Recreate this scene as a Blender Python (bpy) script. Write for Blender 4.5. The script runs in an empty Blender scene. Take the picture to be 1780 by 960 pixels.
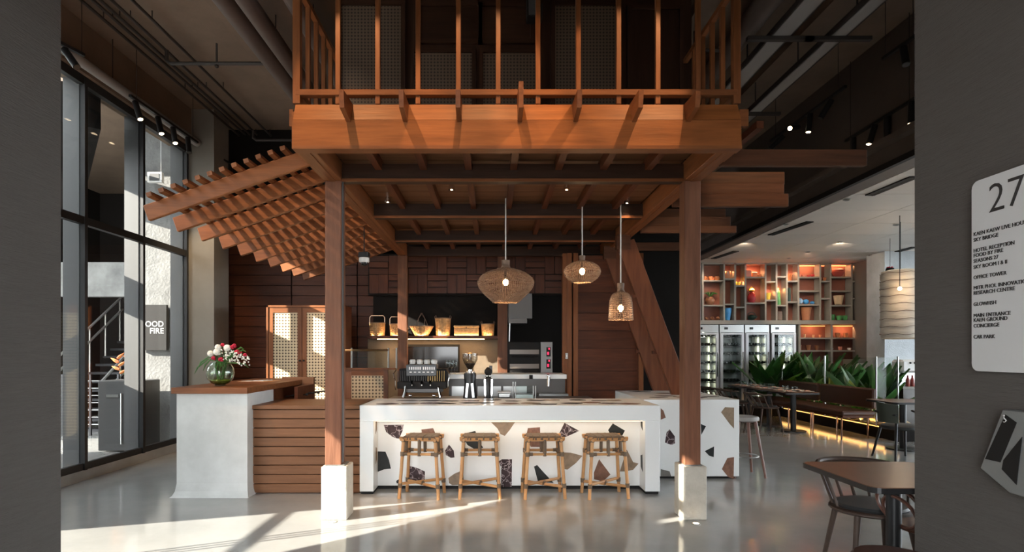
import bpy, math, random
from mathutils import Vector, Matrix
random.seed(7)
S = bpy.context.scene
C = S.collection
R = math.radians
PI = math.pi
# ---------------------------------------------------------------- camera
F = 1000.0; VX, VY, EYE = 855.0, 612.0, 1.5      # focal length and vanishing point in 1780x960 pixels
cd = bpy.data.cameras.new('camera'); cam = bpy.data.objects.new('camera', cd); C.objects.link(cam)
cam.location = (0, 0, EYE); cam.rotation_euler = (PI/2, 0, 0)
cd.sensor_width = 36; cd.lens = F*36/1780
cd.shift_x = (890-VX)/1780; cd.shift_y = (VY-480)/1780
cd.clip_start = .05; cd.clip_end = 200
S.camera = cam
# ---------------------------------------------------------------- world, sun, exposure
w = bpy.data.worlds.new('world'); S.world = w; w.use_nodes = True
bg = w.node_tree.nodes['Background']; bg.inputs[0].default_value = (.94, .97, 1, 1); bg.inputs[1].default_value = 6.6
sd = bpy.data.lights.new('sun', 'SUN'); sd.energy = 17; sd.color = (1, .90, .77); sd.angle = R(.35)
sun = bpy.data.objects.new('sun', sd); C.objects.link(sun)
SUN = Vector((.906, .423, -.408)).normalized()
sun.rotation_euler = SUN.to_track_quat('-Z', 'Y').to_euler(); sun.location = (-12, -4, 9)
S.view_settings.view_transform = 'Standard'; S.view_settings.look = 'None'
S.view_settings.gamma = 1; S.view_settings.use_curve_mapping = False
S.view_settings.exposure = .9
# ---------------------------------------------------------------- helpers
def X(px, Y): return (px-VX)*Y/F
def Z(py, Y): return EYE+(VY-py)*Y/F
def W(px, py, Y): return Vector((X(px, Y), Y, Z(py, Y)))
OFF = {}
class MB:
    def __init__(s): s.v = []; s.f = []
    def add(s, vs, fs):
        b = len(s.v); s.v += [Vector(p) for p in vs]; s.f += [tuple(i+b for i in f) for f in fs]; return s
    def box(s, x0, x1, y0, y1, z0, z1):
        return s.add([(x0,y0,z0),(x1,y0,z0),(x1,y1,z0),(x0,y1,z0),(x0,y0,z1),(x1,y0,z1),(x1,y1,z1),(x0,y1,z1)],
                     [(3,2,1,0),(4,5,6,7),(0,1,5,4),(1,2,6,5),(2,3,7,6),(3,0,4,7)])
    def beam(s, p, q, wd, h, up=(0,0,1)):          # box along p-q, wd across, h along up
        p = Vector(p); q = Vector(q); d = (q-p).normalized(); a = d.cross(Vector(up)).normalized()*wd/2; u = a.cross(d).normalized()*h/2
        c = [p-a-u, p+a-u, p+a+u, p-a+u, q-a-u, q+a-u, q+a+u, q-a+u]
        return s.add(c, [(0,1,2,3),(7,6,5,4),(0,4,5,1),(1,5,6,2),(2,6,7,3),(3,7,4,0)])
    def tube(s, pts, r, n=8, closed=False, caps=True):
        pts = [Vector(p) for p in pts]; m = len(pts); rs = r if isinstance(r, (list, tuple)) else [r]*m
        b = len(s.v); ref = None
        for i, p in enumerate(pts):
            if closed: d = pts[(i+1) % m]-pts[i-1]
            else: d = pts[min(i+1, m-1)]-pts[max(i-1, 0)]
            d.normalize()
            if ref is None: ref = Vector((0,0,1)) if abs(d.z) < .9 else Vector((1,0,0))
            a = d.cross(ref).normalized(); u = a.cross(d).normalized(); ref = u
            for k in range(n):
                t = 2*PI*k/n; s.v.append(p+a*(math.cos(t)*rs[i])+u*(math.sin(t)*rs[i]))
        for i in range(m if closed else m-1):
            j = (i+1) % m
            for k in range(n):
                l = (k+1) % n; s.f.append((b+i*n+k, b+j*n+k, b+j*n+l, b+i*n+l))
        if caps and not closed:
            s.f.append(tuple(b+k for k in range(n))); s.f.append(tuple(b+(m-1)*n+k for k in reversed(range(n))))
        return s
    def lathe(s, prof, c=(0,0,0), n=20, sx=1, sy=1):
        b = len(s.v); c = Vector(c); m = len(prof)
        for r, z in prof:
            for k in range(n):
                t = 2*PI*k/n; s.v.append(c+Vector((r*math.cos(t)*sx, r*math.sin(t)*sy, z)))
        for i in range(m-1):
            for k in range(n):
                l = (k+1) % n; s.f.append((b+i*n+k, b+i*n+l, b+(i+1)*n+l, b+(i+1)*n+k))
        if prof[0][0] > 1e-4: s.f.append(tuple(b+k for k in reversed(range(n))))
        if prof[-1][0] > 1e-4: s.f.append(tuple(b+(m-1)*n+k for k in range(n)))
        return s
    def ball(s, c, r, n=10, sz=1, sx=1, sy=1):
        m = max(4, n//2+1)
        return s.lathe([(max(r*math.sin(PI*i/m), 1e-5), -r*sz*math.cos(PI*i/m)) for i in range(m+1)], c, n, sx, sy)
    def prism(s, pts, d):                            # planar polygon extruded by vector d
        n = len(pts); d = Vector(d); p = [Vector(q) for q in pts]
        s.add(p+[q+d for q in p], [tuple(range(n)), tuple(reversed(range(n, 2*n)))]+[(i, i+n, (i+1) % n+n, (i+1) % n) for i in range(n)])
        return s
    def disc(s, c, r, h, n=16): return s.lathe([(r, 0), (r, h)], c, n)
    def build(s, name, mat, parent=None, smooth=False, bevel=0, origin=None):
        if parent is not None: off = OFF[parent]
        elif origin is not None: off = Vector(origin)
        else:
            lo = [min(p[i] for p in s.v) for i in range(3)]; hi = [max(p[i] for p in s.v) for i in range(3)]
            off = Vector(((lo[0]+hi[0])/2, (lo[1]+hi[1])/2, lo[2]))
        me = bpy.data.meshes.new(name); me.from_pydata([p-off for p in s.v], [], s.f); me.validate()
        import bmesh
        bm = bmesh.new(); bm.from_mesh(me); bmesh.ops.recalc_face_normals(bm, faces=bm.faces)
        if bevel: bmesh.ops.bevel(bm, geom=list(bm.edges), offset=bevel, segments=1, affect='EDGES', clamp_overlap=True)
        bm.to_mesh(me); bm.free()
        if smooth:
            for p in me.polygons: p.use_smooth = True
            try: me.set_sharp_from_angle(angle=R(40))
            except Exception: pass
        me.materials.append(mat)
        o = bpy.data.objects.new(name, me); C.objects.link(o); OFF[o] = off
        if parent is not None: o.parent = parent
        else: o.location = off
        return o
def tag(o, label, cat=None, group=None, kind=None):
    if label: o['label'] = label
    if cat: o['category'] = cat
    if group: o['group'] = group
    if kind: o['kind'] = kind
    return o
def thing(name, loc, label, cat, group=None, kind=None):
    o = bpy.data.objects.new(name, None); C.objects.link(o); o.location = loc; OFF[o] = Vector(loc); o.empty_display_size = .1
    return tag(o, label, cat, group, kind)
def struct(o): o['kind'] = 'structure'; return o
def sgroup(name, loc=(0,0,0)):
    o = bpy.data.objects.new(name, None); C.objects.link(o); o.location = loc; OFF[o] = Vector(loc); o['kind'] = 'structure'; return o
def part(name, me, parent, loc=(0,0,0), rot=(0,0,0), scale=(1,1,1)):   # another object on shared mesh data
    o = bpy.data.objects.new(name, me); C.objects.link(o); o.parent = parent; o.location = loc; o.rotation_euler = rot; o.scale = scale; OFF[o] = OFF.get(parent, Vector())
    return o
def dup(o, loc=None, rz=None, label=None, parent=None):
    c = o.copy(); C.objects.link(c); c.parent = parent; OFF[c] = OFF.get(o, Vector())
    if loc is not None: c.location = loc
    if rz is not None: c.rotation_euler = (0, 0, rz)
    if label: c['label'] = label
    for ch in list(o.children): dup(ch, parent=c)
    return c
# ---------------------------------------------------------------- materials
def mat(name, col, rough=.5, metal=0, spec=.5, var=0, nscale=4, stretch=(1,1,1), bump=0, bscale=40, emit=None, es=0, rand=0, trans=0, col2=None, contrast=1, coat=0, rvar=0):
    m = bpy.data.materials.new(name); m.use_nodes = True; nt = m.node_tree; N = nt.nodes; L = nt.links
    b = N['Principled BSDF']; b.inputs['Base Color'].default_value = (*col, 1); b.inputs['Roughness'].default_value = rough
    b.inputs['Metallic'].default_value = metal; b.inputs['Specular IOR Level'].default_value = spec
    if trans: b.inputs['Transmission Weight'].default_value = trans
    if coat: b.inputs['Coat Weight'].default_value = coat
    if emit: b.inputs['Emission Color'].default_value = (*emit, 1); b.inputs['Emission Strength'].default_value = es
    if var or bump or col2 or rvar:
        tc = N.new('ShaderNodeTexCoord'); mp = N.new('ShaderNodeMapping'); mp.inputs['Scale'].default_value = stretch
        L.new(tc.outputs['Object'], mp.inputs['Vector'])
        if rand:
            oi = N.new('ShaderNodeObjectInfo'); cm = N.new('ShaderNodeCombineXYZ'); ml = N.new('ShaderNodeMath'); ml.operation = 'MULTIPLY'; ml.inputs[1].default_value = 37
            L.new(oi.outputs['Random'], ml.inputs[0])
            for i in range(3): L.new(ml.outputs[0], cm.inputs[i])
            L.new(cm.outputs[0], mp.inputs['Location'])
        n = N.new('ShaderNodeTexNoise'); n.inputs['Scale'].default_value = nscale; n.inputs['Detail'].default_value = 6; n.inputs['Roughness'].default_value = .6
        L.new(mp.outputs[0], n.inputs['Vector'])
        cr = N.new('ShaderNodeValToRGB'); e = cr.color_ramp.elements
        h = .22/contrast; e[0].position = .5-h; e[1].position = .5+h
        c2 = col2 or tuple(min(1, c*(1+var)) for c in col); c1 = col if col2 else tuple(c*(1-var) for c in col)
        e[0].color = (*c1, 1); e[1].color = (*c2, 1)
        L.new(n.outputs['Fac'], cr.inputs[0]); out = cr.outputs[0]
        if rand:
            hs = N.new('ShaderNodeHueSaturation'); mr = N.new('ShaderNodeMapRange'); mr.inputs[3].default_value = 1-rand; mr.inputs[4].default_value = 1+rand
            L.new(oi.outputs['Random'], mr.inputs[0]); L.new(mr.outputs[0], hs.inputs['Value']); L.new(out, hs.inputs['Color']); out = hs.outputs[0]
        L.new(out, b.inputs['Base Color'])
        if rvar:
            mr = N.new('ShaderNodeMapRange'); mr.inputs[3].default_value = rough-rvar; mr.inputs[4].default_value = rough+rvar
            L.new(n.outputs['Fac'], mr.inputs[0]); L.new(mr.outputs[0], b.inputs['Roughness'])
        if bump:
            n2 = N.new('ShaderNodeTexNoise'); n2.inputs['Scale'].default_value = bscale; n2.inputs['Detail'].default_value = 3; L.new(mp.outputs[0], n2.inputs['Vector'])
            bp = N.new('ShaderNodeBump'); bp.inputs['Strength'].default_value = bump; bp.inputs['Distance'].default_value = .02
            L.new(n2.outputs['Fac'], bp.inputs['Height']); L.new(bp.outputs[0], b.inputs['Normal'])
    return m
def wood(name, c1, c2, axis, rough=.45, rand=.18):
    st = {'x': (1.2, 14, 14), 'y': (14, 1.2, 14), 'z': (14, 14, 1.2)}[axis]
    return mat(name, c1, rough, nscale=1.6, stretch=st, col2=c2, bump=.08, bscale=5, rand=rand, spec=.25)
def glass(name, tint=(1,1,1), refl=1.0, rough=0.0):      # thin pane: see-through, mirror-like at grazing angles
    m = bpy.data.materials.new(name); m.use_nodes = True; nt = m.node_tree; N = nt.nodes; L = nt.links; N.remove(N['Principled BSDF'])
    t = N.new('ShaderNodeBsdfTransparent'); t.inputs[0].default_value = (*tint, 1)
    g = N.new('ShaderNodeBsdfGlossy'); g.inputs['Roughness'].default_value = rough
    lw = N.new('ShaderNodeLayerWeight'); lw.inputs[0].default_value = .5; fr = N.new('ShaderNodeMath'); fr.operation = 'POWER'; fr.inputs[1].default_value = 4; L.new(lw.outputs['Facing'], fr.inputs[0])
    ml = N.new('ShaderNodeMath'); ml.operation = 'MULTIPLY_ADD'; ml.inputs[1].default_value = .9*refl; ml.inputs[2].default_value = .05*refl; ml.use_clamp = True
    mx = N.new('ShaderNodeMixShader'); L.new(fr.outputs[0], ml.inputs[0]); L.new(ml.outputs[0], mx.inputs[0])
    L.new(t.outputs[0], mx.inputs[1]); L.new(g.outputs[0], mx.inputs[2]); L.new(mx.outputs[0], N['Material Output'].inputs[0])
    return m
def cane(name, scale, light, dark, ax='xz'):             # cane webbing: rows of holes in a woven sheet
    m = mat(name, light, .6); nt = m.node_tree; N = nt.nodes; L = nt.links; b = N['Principled BSDF']
    tc = N.new('ShaderNodeTexCoord'); sx = N.new('ShaderNodeSeparateXYZ'); L.new(tc.outputs['Object'], sx.inputs[0])
    fs = []
    for a in ax.upper():
        ml = N.new('ShaderNodeMath'); ml.operation = 'MULTIPLY'; ml.inputs[1].default_value = scale; L.new(sx.outputs[a], ml.inputs[0])
        fr = N.new('ShaderNodeMath'); fr.operation = 'FRACT'; L.new(ml.outputs[0], fr.inputs[0])
        sb = N.new('ShaderNodeMath'); sb.operation = 'SUBTRACT'; sb.inputs[1].default_value = .5; L.new(fr.outputs[0], sb.inputs[0])
        ab = N.new('ShaderNodeMath'); ab.operation = 'ABSOLUTE'; L.new(sb.outputs[0], ab.inputs[0]); fs.append(ab)
    mx = N.new('ShaderNodeMath'); mx.operation = 'MAXIMUM'; L.new(fs[0].outputs[0], mx.inputs[0]); L.new(fs[1].outputs[0], mx.inputs[1])
    ad = N.new('ShaderNodeMath'); ad.operation = 'ADD'; L.new(fs[0].outputs[0], ad.inputs[0]); L.new(fs[1].outputs[0], ad.inputs[1])
    m2 = N.new('ShaderNodeMath'); m2.operation = 'MULTIPLY'; m2.inputs[1].default_value = .72; L.new(ad.outputs[0], m2.inputs[0])
    m3 = N.new('ShaderNodeMath'); m3.operation = 'MAXIMUM'; L.new(mx.outputs[0], m3.inputs[0]); L.new(m2.outputs[0], m3.inputs[1])
    cr = N.new('ShaderNodeValToRGB'); e = cr.color_ramp.elements; e[0].position = .25; e[1].position = .31
    e[0].color = (*dark, 1); e[1].color = (*light, 1); L.new(m3.outputs[0], cr.inputs[0]); L.new(cr.outputs[0], b.inputs['Base Color'])
    return m
TEAK1, TEAK2 = (.14, .046, .015), (.25, .088, .030)
DK1, DK2 = (.058, .015, .006), (.115, .034, .013)
M = dict(
 tx=wood('teak_x', TEAK1, TEAK2, 'x'), ty=wood('teak_y', TEAK1, TEAK2, 'y'), tz=wood('teak_z', TEAK1, TEAK2, 'z'),
 pz=wood('post_wood', (.115, .046, .025), (.205, .088, .048), 'z', .55),
 dx=wood('dark_x', DK1, DK2, 'x'), dy=wood('dark_y', DK1, DK2, 'y'), dz=wood('dark_z', DK1, DK2, 'z'),
 fx=wood('fascia_teak', (.18, .056, .015), (.31, .105, .030), 'x', .45),
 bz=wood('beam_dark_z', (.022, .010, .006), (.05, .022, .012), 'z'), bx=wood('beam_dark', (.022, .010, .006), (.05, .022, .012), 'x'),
 mx=wood('mid_x', (.065, .025, .012), (.12, .046, .021), 'x'), mz=wood('mid_z', (.10, .032, .014), (.17, .058, .025), 'z'),
 clad=wood('clad_x', (.13, .057, .026), (.21, .096, .046), 'x', .5, .12),
 floor=mat('polished_concrete', (.25, .25, .246), .11, var=0, nscale=.9, col2=(.37, .365, .35), rvar=.03, spec=.5),
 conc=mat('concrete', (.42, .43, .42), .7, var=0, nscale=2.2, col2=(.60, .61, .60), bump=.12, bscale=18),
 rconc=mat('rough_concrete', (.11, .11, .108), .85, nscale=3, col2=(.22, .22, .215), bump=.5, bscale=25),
 cbase=mat('cast_concrete', (.40, .37, .31), .85, nscale=5, col2=(.56, .53, .46), bump=.5, bscale=30),
 dceil=mat('dark_ceiling', (.23, .165, .12), .9, var=.15, nscale=2, bump=.2, bscale=8),
 jamb=mat('ribbed_plaster', (.10, .091, .084), .85, var=.08, nscale=6, stretch=(1, 1, 12), bump=.35, bscale=16),
 white=mat('white_solid_surface', (.78, .79, .78), .3, var=.03, nscale=1.5, spec=.4),
 black=mat('black_metal', (.015, .015, .016), .4, spec=.4), blackm=mat('matte_black', (.012, .011, .011), .7, spec=.3),
 frame=mat('grey_mullion', (.085, .086, .088), .45, metal=.2), dframe=mat('dark_frame', (.022, .022, .024), .5),
 steel=mat('stainless', (.42, .42, .41), .3, metal=1), dsteel=mat('dark_steel', (.085, .08, .076), .38, metal=.7), chrome=mat('chrome', (.8, .8, .8), .08, metal=1),
 pipe=mat('painted_pipe', (.34, .32, .30), .6), duct=mat('brown_duct', (.13, .10, .085), .6, var=.1), dpipe=mat('dark_pipe', (.05, .042, .038), .6),
 rattan=mat('rattan_cane', (.42, .20, .075), .4, nscale=6, col2=(.60, .32, .13), rand=.1, bump=.05), bind=mat('binding_leather', (.13, .085, .05), .6, var=.2, nscale=20),
 seat=mat('woven_seat', (.13, .078, .045), .6, var=.25, nscale=30, bump=.3, bscale=90),
 wick=mat('wicker', (.19, .12, .08), .6, var=.25, nscale=20), bask=mat('basket_straw', (.46, .27, .12), .65, var=.3, nscale=25, bump=.5, bscale=60),
 cord=mat('white_cord', (.7, .68, .64), .5), glow=mat('lamp_glow', (1, .8, .5), .5, emit=(1, .66, .32), es=16), led=mat('led_strip', (1, .8, .5), .5, emit=(1, .70, .40), es=4),
 spotg=mat('spot_lens', (1, .9, .7), .4, emit=(1, .74, .45), es=8),
 pane=glass('window_pane', (.93, .95, .95), .55), tpane=glass('tinted_pane', (.90, .93, .95), .6), gl=glass('clear_glass', (.93, .97, .96), .7), scr=glass('screen_glass', (.95, .97, .96), .25),
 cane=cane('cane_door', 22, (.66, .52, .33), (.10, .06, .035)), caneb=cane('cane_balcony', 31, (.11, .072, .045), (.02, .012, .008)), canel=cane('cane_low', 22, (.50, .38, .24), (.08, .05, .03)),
 green=mat('leaf_green', (.025, .09, .02), .4, col2=(.06, .19, .035), nscale=3, rand=.3, spec=.5), leather=mat('brown_leather', (.075, .027, .014), .45, var=.15, nscale=6),
 sign=mat('sign_board', (.66, .67, .67), .5), ink=mat('sign_ink', (.03, .03, .03), .6), signtxt=mat('sign_letters', (.42, .42, .42), .5),
 cream=mat('cream_ceiling', (.58, .54, .49), .5, var=.04, nscale=1.2, rand=.05), joint=mat('ceiling_void', (.10, .09, .08), .9),
 sgrey=mat('shelf_grey', (.25, .235, .21), .5), sback=mat('shelf_back', (.19, .065, .042), .6, var=.15, nscale=4),
 paper=mat('lantern_paper', (.72, .64, .54), .8, var=.12, nscale=9, stretch=(1,1,6), trans=0), wall=mat('plaster_wall', (.17, .13, .09), .8, var=.15, nscale=3, bump=.2),
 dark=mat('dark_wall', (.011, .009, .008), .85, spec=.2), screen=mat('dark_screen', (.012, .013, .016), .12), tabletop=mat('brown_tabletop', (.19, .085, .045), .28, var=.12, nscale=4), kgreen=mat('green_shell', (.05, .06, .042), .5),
 dchair=mat('dark_chair_wood', (.06, .036, .025), .6, var=.2, nscale=10), rchair=mat('red_brown_wood', (.14, .06, .04), .4, var=.2, nscale=10), bcushion=mat('black_leather', (.028, .029, .03), .5),
 hop=glass('hopper_glass', (.80, .80, .78), 1), vase=glass('vase_glass', (.88, .93, .86), 1.1), bean=mat('coffee_beans', (.05, .025, .015), .5, bump=.6, bscale=150),
 porc=mat('porcelain', (.75, .74, .72), .25), orange=mat('panel_orange', (.34, .15, .06), .5), redled=mat('red_display', (.4, .01, .04), .5, emit=(1, .02, .08), es=1))
def spot(name, loc, to, e, ang=40, blend=.4, col=(1, .76, .52), r=.03):
    l = bpy.data.lights.new(name, 'SPOT'); l.energy = e; l.spot_size = R(ang); l.spot_blend = blend; l.color = col; l.shadow_soft_size = r
    o = bpy.data.objects.new(name, l); C.objects.link(o); o.location = loc; o.rotation_euler = (Vector(to)-Vector(loc)).to_track_quat('-Z', 'Y').to_euler(); return o
def point(name, loc, e, col=(1, .68, .38), r=.04):
    l = bpy.data.lights.new(name, 'POINT'); l.energy = e; l.color = col; l.shadow_soft_size = r
    o = bpy.data.objects.new(name, l); C.objects.link(o); o.location = loc; return o
def area(name, loc, to, sx, sy, e, col):
    l = bpy.data.lights.new(name, 'AREA'); l.shape = 'RECTANGLE'; l.size = sx; l.size_y = sy; l.energy = e; l.color = col
    o = bpy.data.objects.new(name, l); C.objects.link(o); o.location = loc; o.rotation_euler = (Vector(to)-Vector(loc)).to_track_quat('-Z', 'Y').to_euler(); return o
def text(body, size, mt, parent, loc, rot, name='lettering', align='LEFT', ext=.001, bold=0):
    c = bpy.data.curves.new(name, 'FONT'); c.body = body; c.size = size; c.align_x = align; c.extrude = ext; c.offset = bold; c.resolution_u = 3
    t = bpy.data.objects.new(name+'_tmp', c); C.objects.link(t)
    me = bpy.data.meshes.new_from_object(t.evaluated_get(bpy.context.evaluated_depsgraph_get()))
    bpy.data.objects.remove(t); me.materials.clear(); me.materials.append(mt); me.name = name
    o = bpy.data.objects.new(name, me); C.objects.link(o); o.parent = parent; o.location = Vector(loc)-OFF[parent]; o.rotation_euler = rot; return o
# ================================================================ the room
CZ = 5.3; GX = -4.75; JL, JR, JY = -2.39, 2.293, 3.12
struct(MB().box(-60, 60, -70, 17, -.2, 0).build('floor', M['floor']))
struct(MB().box(JL-.2, JL, -3, 2.98, 0, CZ).box(JL-.05, JL, 2.98, 3.19, 0, CZ).build('wall_left', M['jamb'])); struct(MB().box(JR, JR+.2, -3, JY, 0, CZ).build('wall_right', M['jamb']))
struct(MB().box(GX, JL-.2, .3, .5, 0, CZ).build('wall_front_left', M['conc'])); struct(MB().box(JR+.2, 13, .3, .5, 0, CZ).build('wall_front_right', M['conc']))
struct(MB().box(JL, JR, .3, .5, 3.7, CZ).build('wall_skylight_filler', M['conc']))  # unseen filler added to stop skylight falling on the balcony
struct(MB().box(JL, JR, -3, 3.05, 3.55, 3.7).build('ceiling_sky_blocker', M['dceil']))  # unseen roof added to keep high sky light off the balcony
struct(MB().box(.7, JR, -3, -2.9, 0, 3.55).build('wall_daylight_blocker', M['conc']))  # added behind the camera to cut daylight towards the right side
ceil = struct(MB().box(GX-.3, 5.0, .5, 14.6, CZ, CZ+.2).build('ceiling', M['dceil']))
# shallow concrete beam bands of the dark ceiling
for x0, x1, h in ((-3.0, -2.1, .12), (2.2, 2.9, .12), (3.6, 4.1, .1)):
    MB().box(x0, x1, 3, 13.1, CZ-h, CZ).build('ceiling_beam', M['dceil'], ceil)
# glazed wall on the left: sill, mullions with fins, transoms, panes
win = sgroup('window_1', (GX, 5, 0))
MB().box(GX-.22, GX, .5, 9.0, 0, .12).build('window_curb', M['conc'], win)
MB().box(GX-.06, GX-.01, .5, 9.0, .12, .20).build('sill_rail', M['dframe'], win)
MB().box(GX-.07, GX, .5, 9.0, 2.99, 3.08).build('transom', M['dframe'], win); MB().box(GX-.07, GX, .5, 9.0, 4.62, 4.72).build('head_rail', M['dframe'], win)
my = [8.98-1.12*k for k in range(8) if k != 5]
for y in my:
    MB().box(GX-.05, GX+.01, y-.04, y+.01, .12, 4.7).build('mullion', M['dframe'], win)
    MB().box(GX-.24, GX-.05, y-.05, y+.01, .12, 4.7).build('mullion_fin', M['frame'], win)
for a, b in zip(my[1:], my[:-1]):
    for z0, z1 in ((.2, 2.99), (3.08, 4.62)): MB().box(GX-.04, GX-.03, a+.01, b-.04, z0, z1).build('pane', M['pane'], win)
struct(MB().box(GX-.3, GX+.05, .5, 9.0, 4.72, CZ).build('wall_bulkhead', M['dceil']))
struct(MB().box(GX, X(372, 9.0), 9.0, 9.5, 0, CZ).build('wall_pier', mat('pier_concrete', (.27, .245, .21), .8, var=.12, nscale=2)))
# timber back wall: each board its own piece
wb = sgroup('wall_back', (-3, 9.8, 0))
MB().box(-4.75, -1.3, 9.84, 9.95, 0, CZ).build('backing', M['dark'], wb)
for c, (x0, x1) in enumerate(((-4.72, -3.42), (-3.40, -2.30), (-2.28, -1.32))):
    for k in range(19):
        MB().box(x0, x1, 9.79+.008*(k % 2), 9.84, .01+k*.175, .175*(k+1)).build('plank', M['dx'], wb)
# kitchen back wall
wk = sgroup('wall_kitchen', (0, 9.7, 0))
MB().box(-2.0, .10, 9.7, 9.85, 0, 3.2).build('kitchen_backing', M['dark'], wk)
MB().box(X(640, 9.68), X(866, 9.68), 9.64, 9.7, 0, Z(588, 9.68)).build('plaster_panel', M['wall'], wk)
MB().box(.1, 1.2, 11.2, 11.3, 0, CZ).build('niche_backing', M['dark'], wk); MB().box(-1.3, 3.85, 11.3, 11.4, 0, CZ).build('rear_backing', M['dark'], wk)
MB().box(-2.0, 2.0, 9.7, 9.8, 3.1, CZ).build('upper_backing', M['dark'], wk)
y = 9.6
k = 0
for i in range(10):                                     # woven block panel above the shelf
    for j in range(2):
        x0 = X(642, y)+i*.325; z0 = 2.47+j*.32
        if (i+j) % 2:
            for q in range(3): MB().box(x0+.004, x0+.321, y-.015-.035*((i+q) % 2), y+.02, z0+.006+q*.106, z0+.098+q*.106).build('woven_block', M['dx'], wk)
        else:
            for q in range(2): MB().box(x0+.004+q*.162, x0+.157+q*.162, y-.015-.03*((i+j+q) % 2), y+.02, z0+.006, z0+.314).build('woven_block', M['dz'], wk)
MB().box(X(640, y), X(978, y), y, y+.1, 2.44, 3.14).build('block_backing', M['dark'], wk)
# timber screen wall right of the kitchen
ws = sgroup('wall_timber', (1.8, 8.95, 0)); y = 8.95
zz = [0, .28, .56, .9, 1.2, 1.55, 1.83, 2.1, 2.42, 2.7, 3.0]
for a, b in zip(zz[:-1], zz[1:]): MB().box(X(1001, y), X(1112, y), y, y+.05, a+.005, b).build('board', M['dx'], ws)
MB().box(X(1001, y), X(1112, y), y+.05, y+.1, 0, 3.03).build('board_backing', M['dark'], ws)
for px in (989, 1000, 1113): MB().box(X(px-4, y), X(px+4, y), y-.05, y+.08, 0, 3.03).build('stile', M['tz'], ws)
MB().box(X(978, y), X(985, y), y-.02, y+.1, 0, 3.03).build('door_jamb', M['tz'], ws)
# dining side: lower ceiling, bulkhead, walls
bx = 4.95
bk = struct(MB().box(4.72, bx, .5, 14.3, 3.67, CZ).build('wall_dining_bulkhead', mat('bulkhead_brown', (.10, .078, .065), .6, var=.1)))
MB().box(4.6, 4.72, .5, 14.3, 3.95, 4.02).build('ledge', M['duct'], bk); MB().box(4.66, 4.72, .5, 14.3, 3.67, 3.74).build('lower_edge', M['blackm'], bk)
cdn = sgroup('ceiling_dining', (8, 9, 3.67))
MB().box(bx, 13, .5, 14.3, 3.72, 3.9).build('ceiling_void_board', M['joint'], cdn)
xs = [bx+.02+1.22*k for k in range(8)]; ys = [14.2-.9*k for k in range(13)]
for xa, xb in zip(xs[:-1], xs[1:]):
    for yb, ya in zip(ys[:-1], ys[1:]): MB().box(xa+.005, xb-.005, ya+.005, yb-.005, 3.67, 3.72).build('ceiling_panel', M['cream'], cdn)
for px0, py0, px1, py1 in ((1512, 340, 1590, 308), (1340, 409, 1408, 386), (1240, 450, 1280, 437), (1548, 441, 1590, 430)):
    Ya, Yb = 2.16/(VY-py0)*F, 2.16/(VY-py1)*F; xm = X((px0+px1)/2, (Ya+Yb)/2)
    p, q = Vector((X(px0, Ya), Ya, 3.665)), Vector((X(px1, Yb), Yb, 3.665))
    g = thing('slot_diffuser', (p+q)/2, {1512: 'long black slot diffuser in the cream ceiling, nearest the grey wall', 1340: 'black slot diffuser in the cream ceiling beside the brown bulkhead', 1240: 'farthest black slot diffuser, above the left pottery shelves', 1548: 'thin black slot diffuser near the paper lantern'}[px0], 'air vent', 'slot diffusers in the dining ceiling')
    MB().beam(p, q, .13, .02).build('slot', M['blackm'], g); MB().beam(p+Vector((.03, 0, -.008)), q+Vector((.03, 0, -.008)), .012, .012).build('blade', M['dpipe'], g)
dls = [('two thirds along the brown bulkhead', 1472, 347), ('beside the slot diffuser near the bulkhead', 1366, 390), ('behind the middle slot diffuser', 1295, 421), ('left end above the pottery shelves', 1230, 449), ('in the centre of the cream ceiling', 1460, 421), ('nearest the right grey wall', 1558, 391), ('above the round red bowl', 1404, 438), ('closest to the paper lantern', 1513, 444), ('over the shelf of pink bowls', 1371, 449)]
for s, px, py in dls:
    Y = 2.16/(VY-py)*F; p = W(px, py, Y); t = thing('recessed_downlight', p, 'small round recessed ceiling light '+s, 'downlight', 'downlights in the dining ceiling')
    MB().lathe([(.05, .0), (.05, -.008), (.036, -.012), (.036, .0)], p, 14).build('trim_ring', M['steel'], t); MB().disc(p+Vector((0, 0, -.006)), .034, .003, 12).build('lens', M['dsteel'], t)
    if px == 1513: pass
    elif py > 420: spot('dining_lamp', p+Vector((0, 0, -.03)), (X(px, 14)+.1*(px-1360)/100, 14.2, 2.7), 32, 75, .7, (1, .80, .60), .015)
    else: spot('dining_lamp', p+Vector((0, 0, -.03)), p+Vector((0, .3, -3)), 26, 85, .7, (1, .82, .64), .015)
struct(MB().box(9.06+.15, 13, 14.0, 14.2, 0, 3.7).build('wall_dining_back', M['dark']))
struct(MB().box(-4.75, 5.0, 14.45, 14.6, 0, CZ).build('wall_rear', M['dark']))
struct(MB().box(5.0, 9.3, 14.45, 14.6, 0, 3.7).build('wall_shelf_back', M['dark']))
struct(MB().box(X(1505, 13.6), X(1526, 13.6), 13.4, 14.1, 0, 3.67).build('wall_column_grey', mat('grey_column', (.15, .14, .125), .7)))
struct(MB().box(X(1527, 12.6), X(1580, 12.6), 12.4, 13.0, 0, 3.67).build('wall_column_concrete', mat('blue_concrete', (.46, .50, .53), .7, nscale=2.5, col2=(.66, .70, .73), bump=.3)))
wr = sgroup('window_2', (10.2, 9, 0))
for y in (12.3, 10.6, 8.9, 7.2, 5.5, 3.8): MB().box(10.1, 10.3, y-.06, y+.06, 0, 3.67).build('mullion', M['dframe'], wr)
MB().box(10.1, 10.3, .5, 12.4, 0, .12).build('sill_rail', M['dframe'], wr); MB().box(10.1, 10.3, .5, 12.4, 3.5, 3.67).build('head_rail', M['dframe'], wr)
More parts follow.
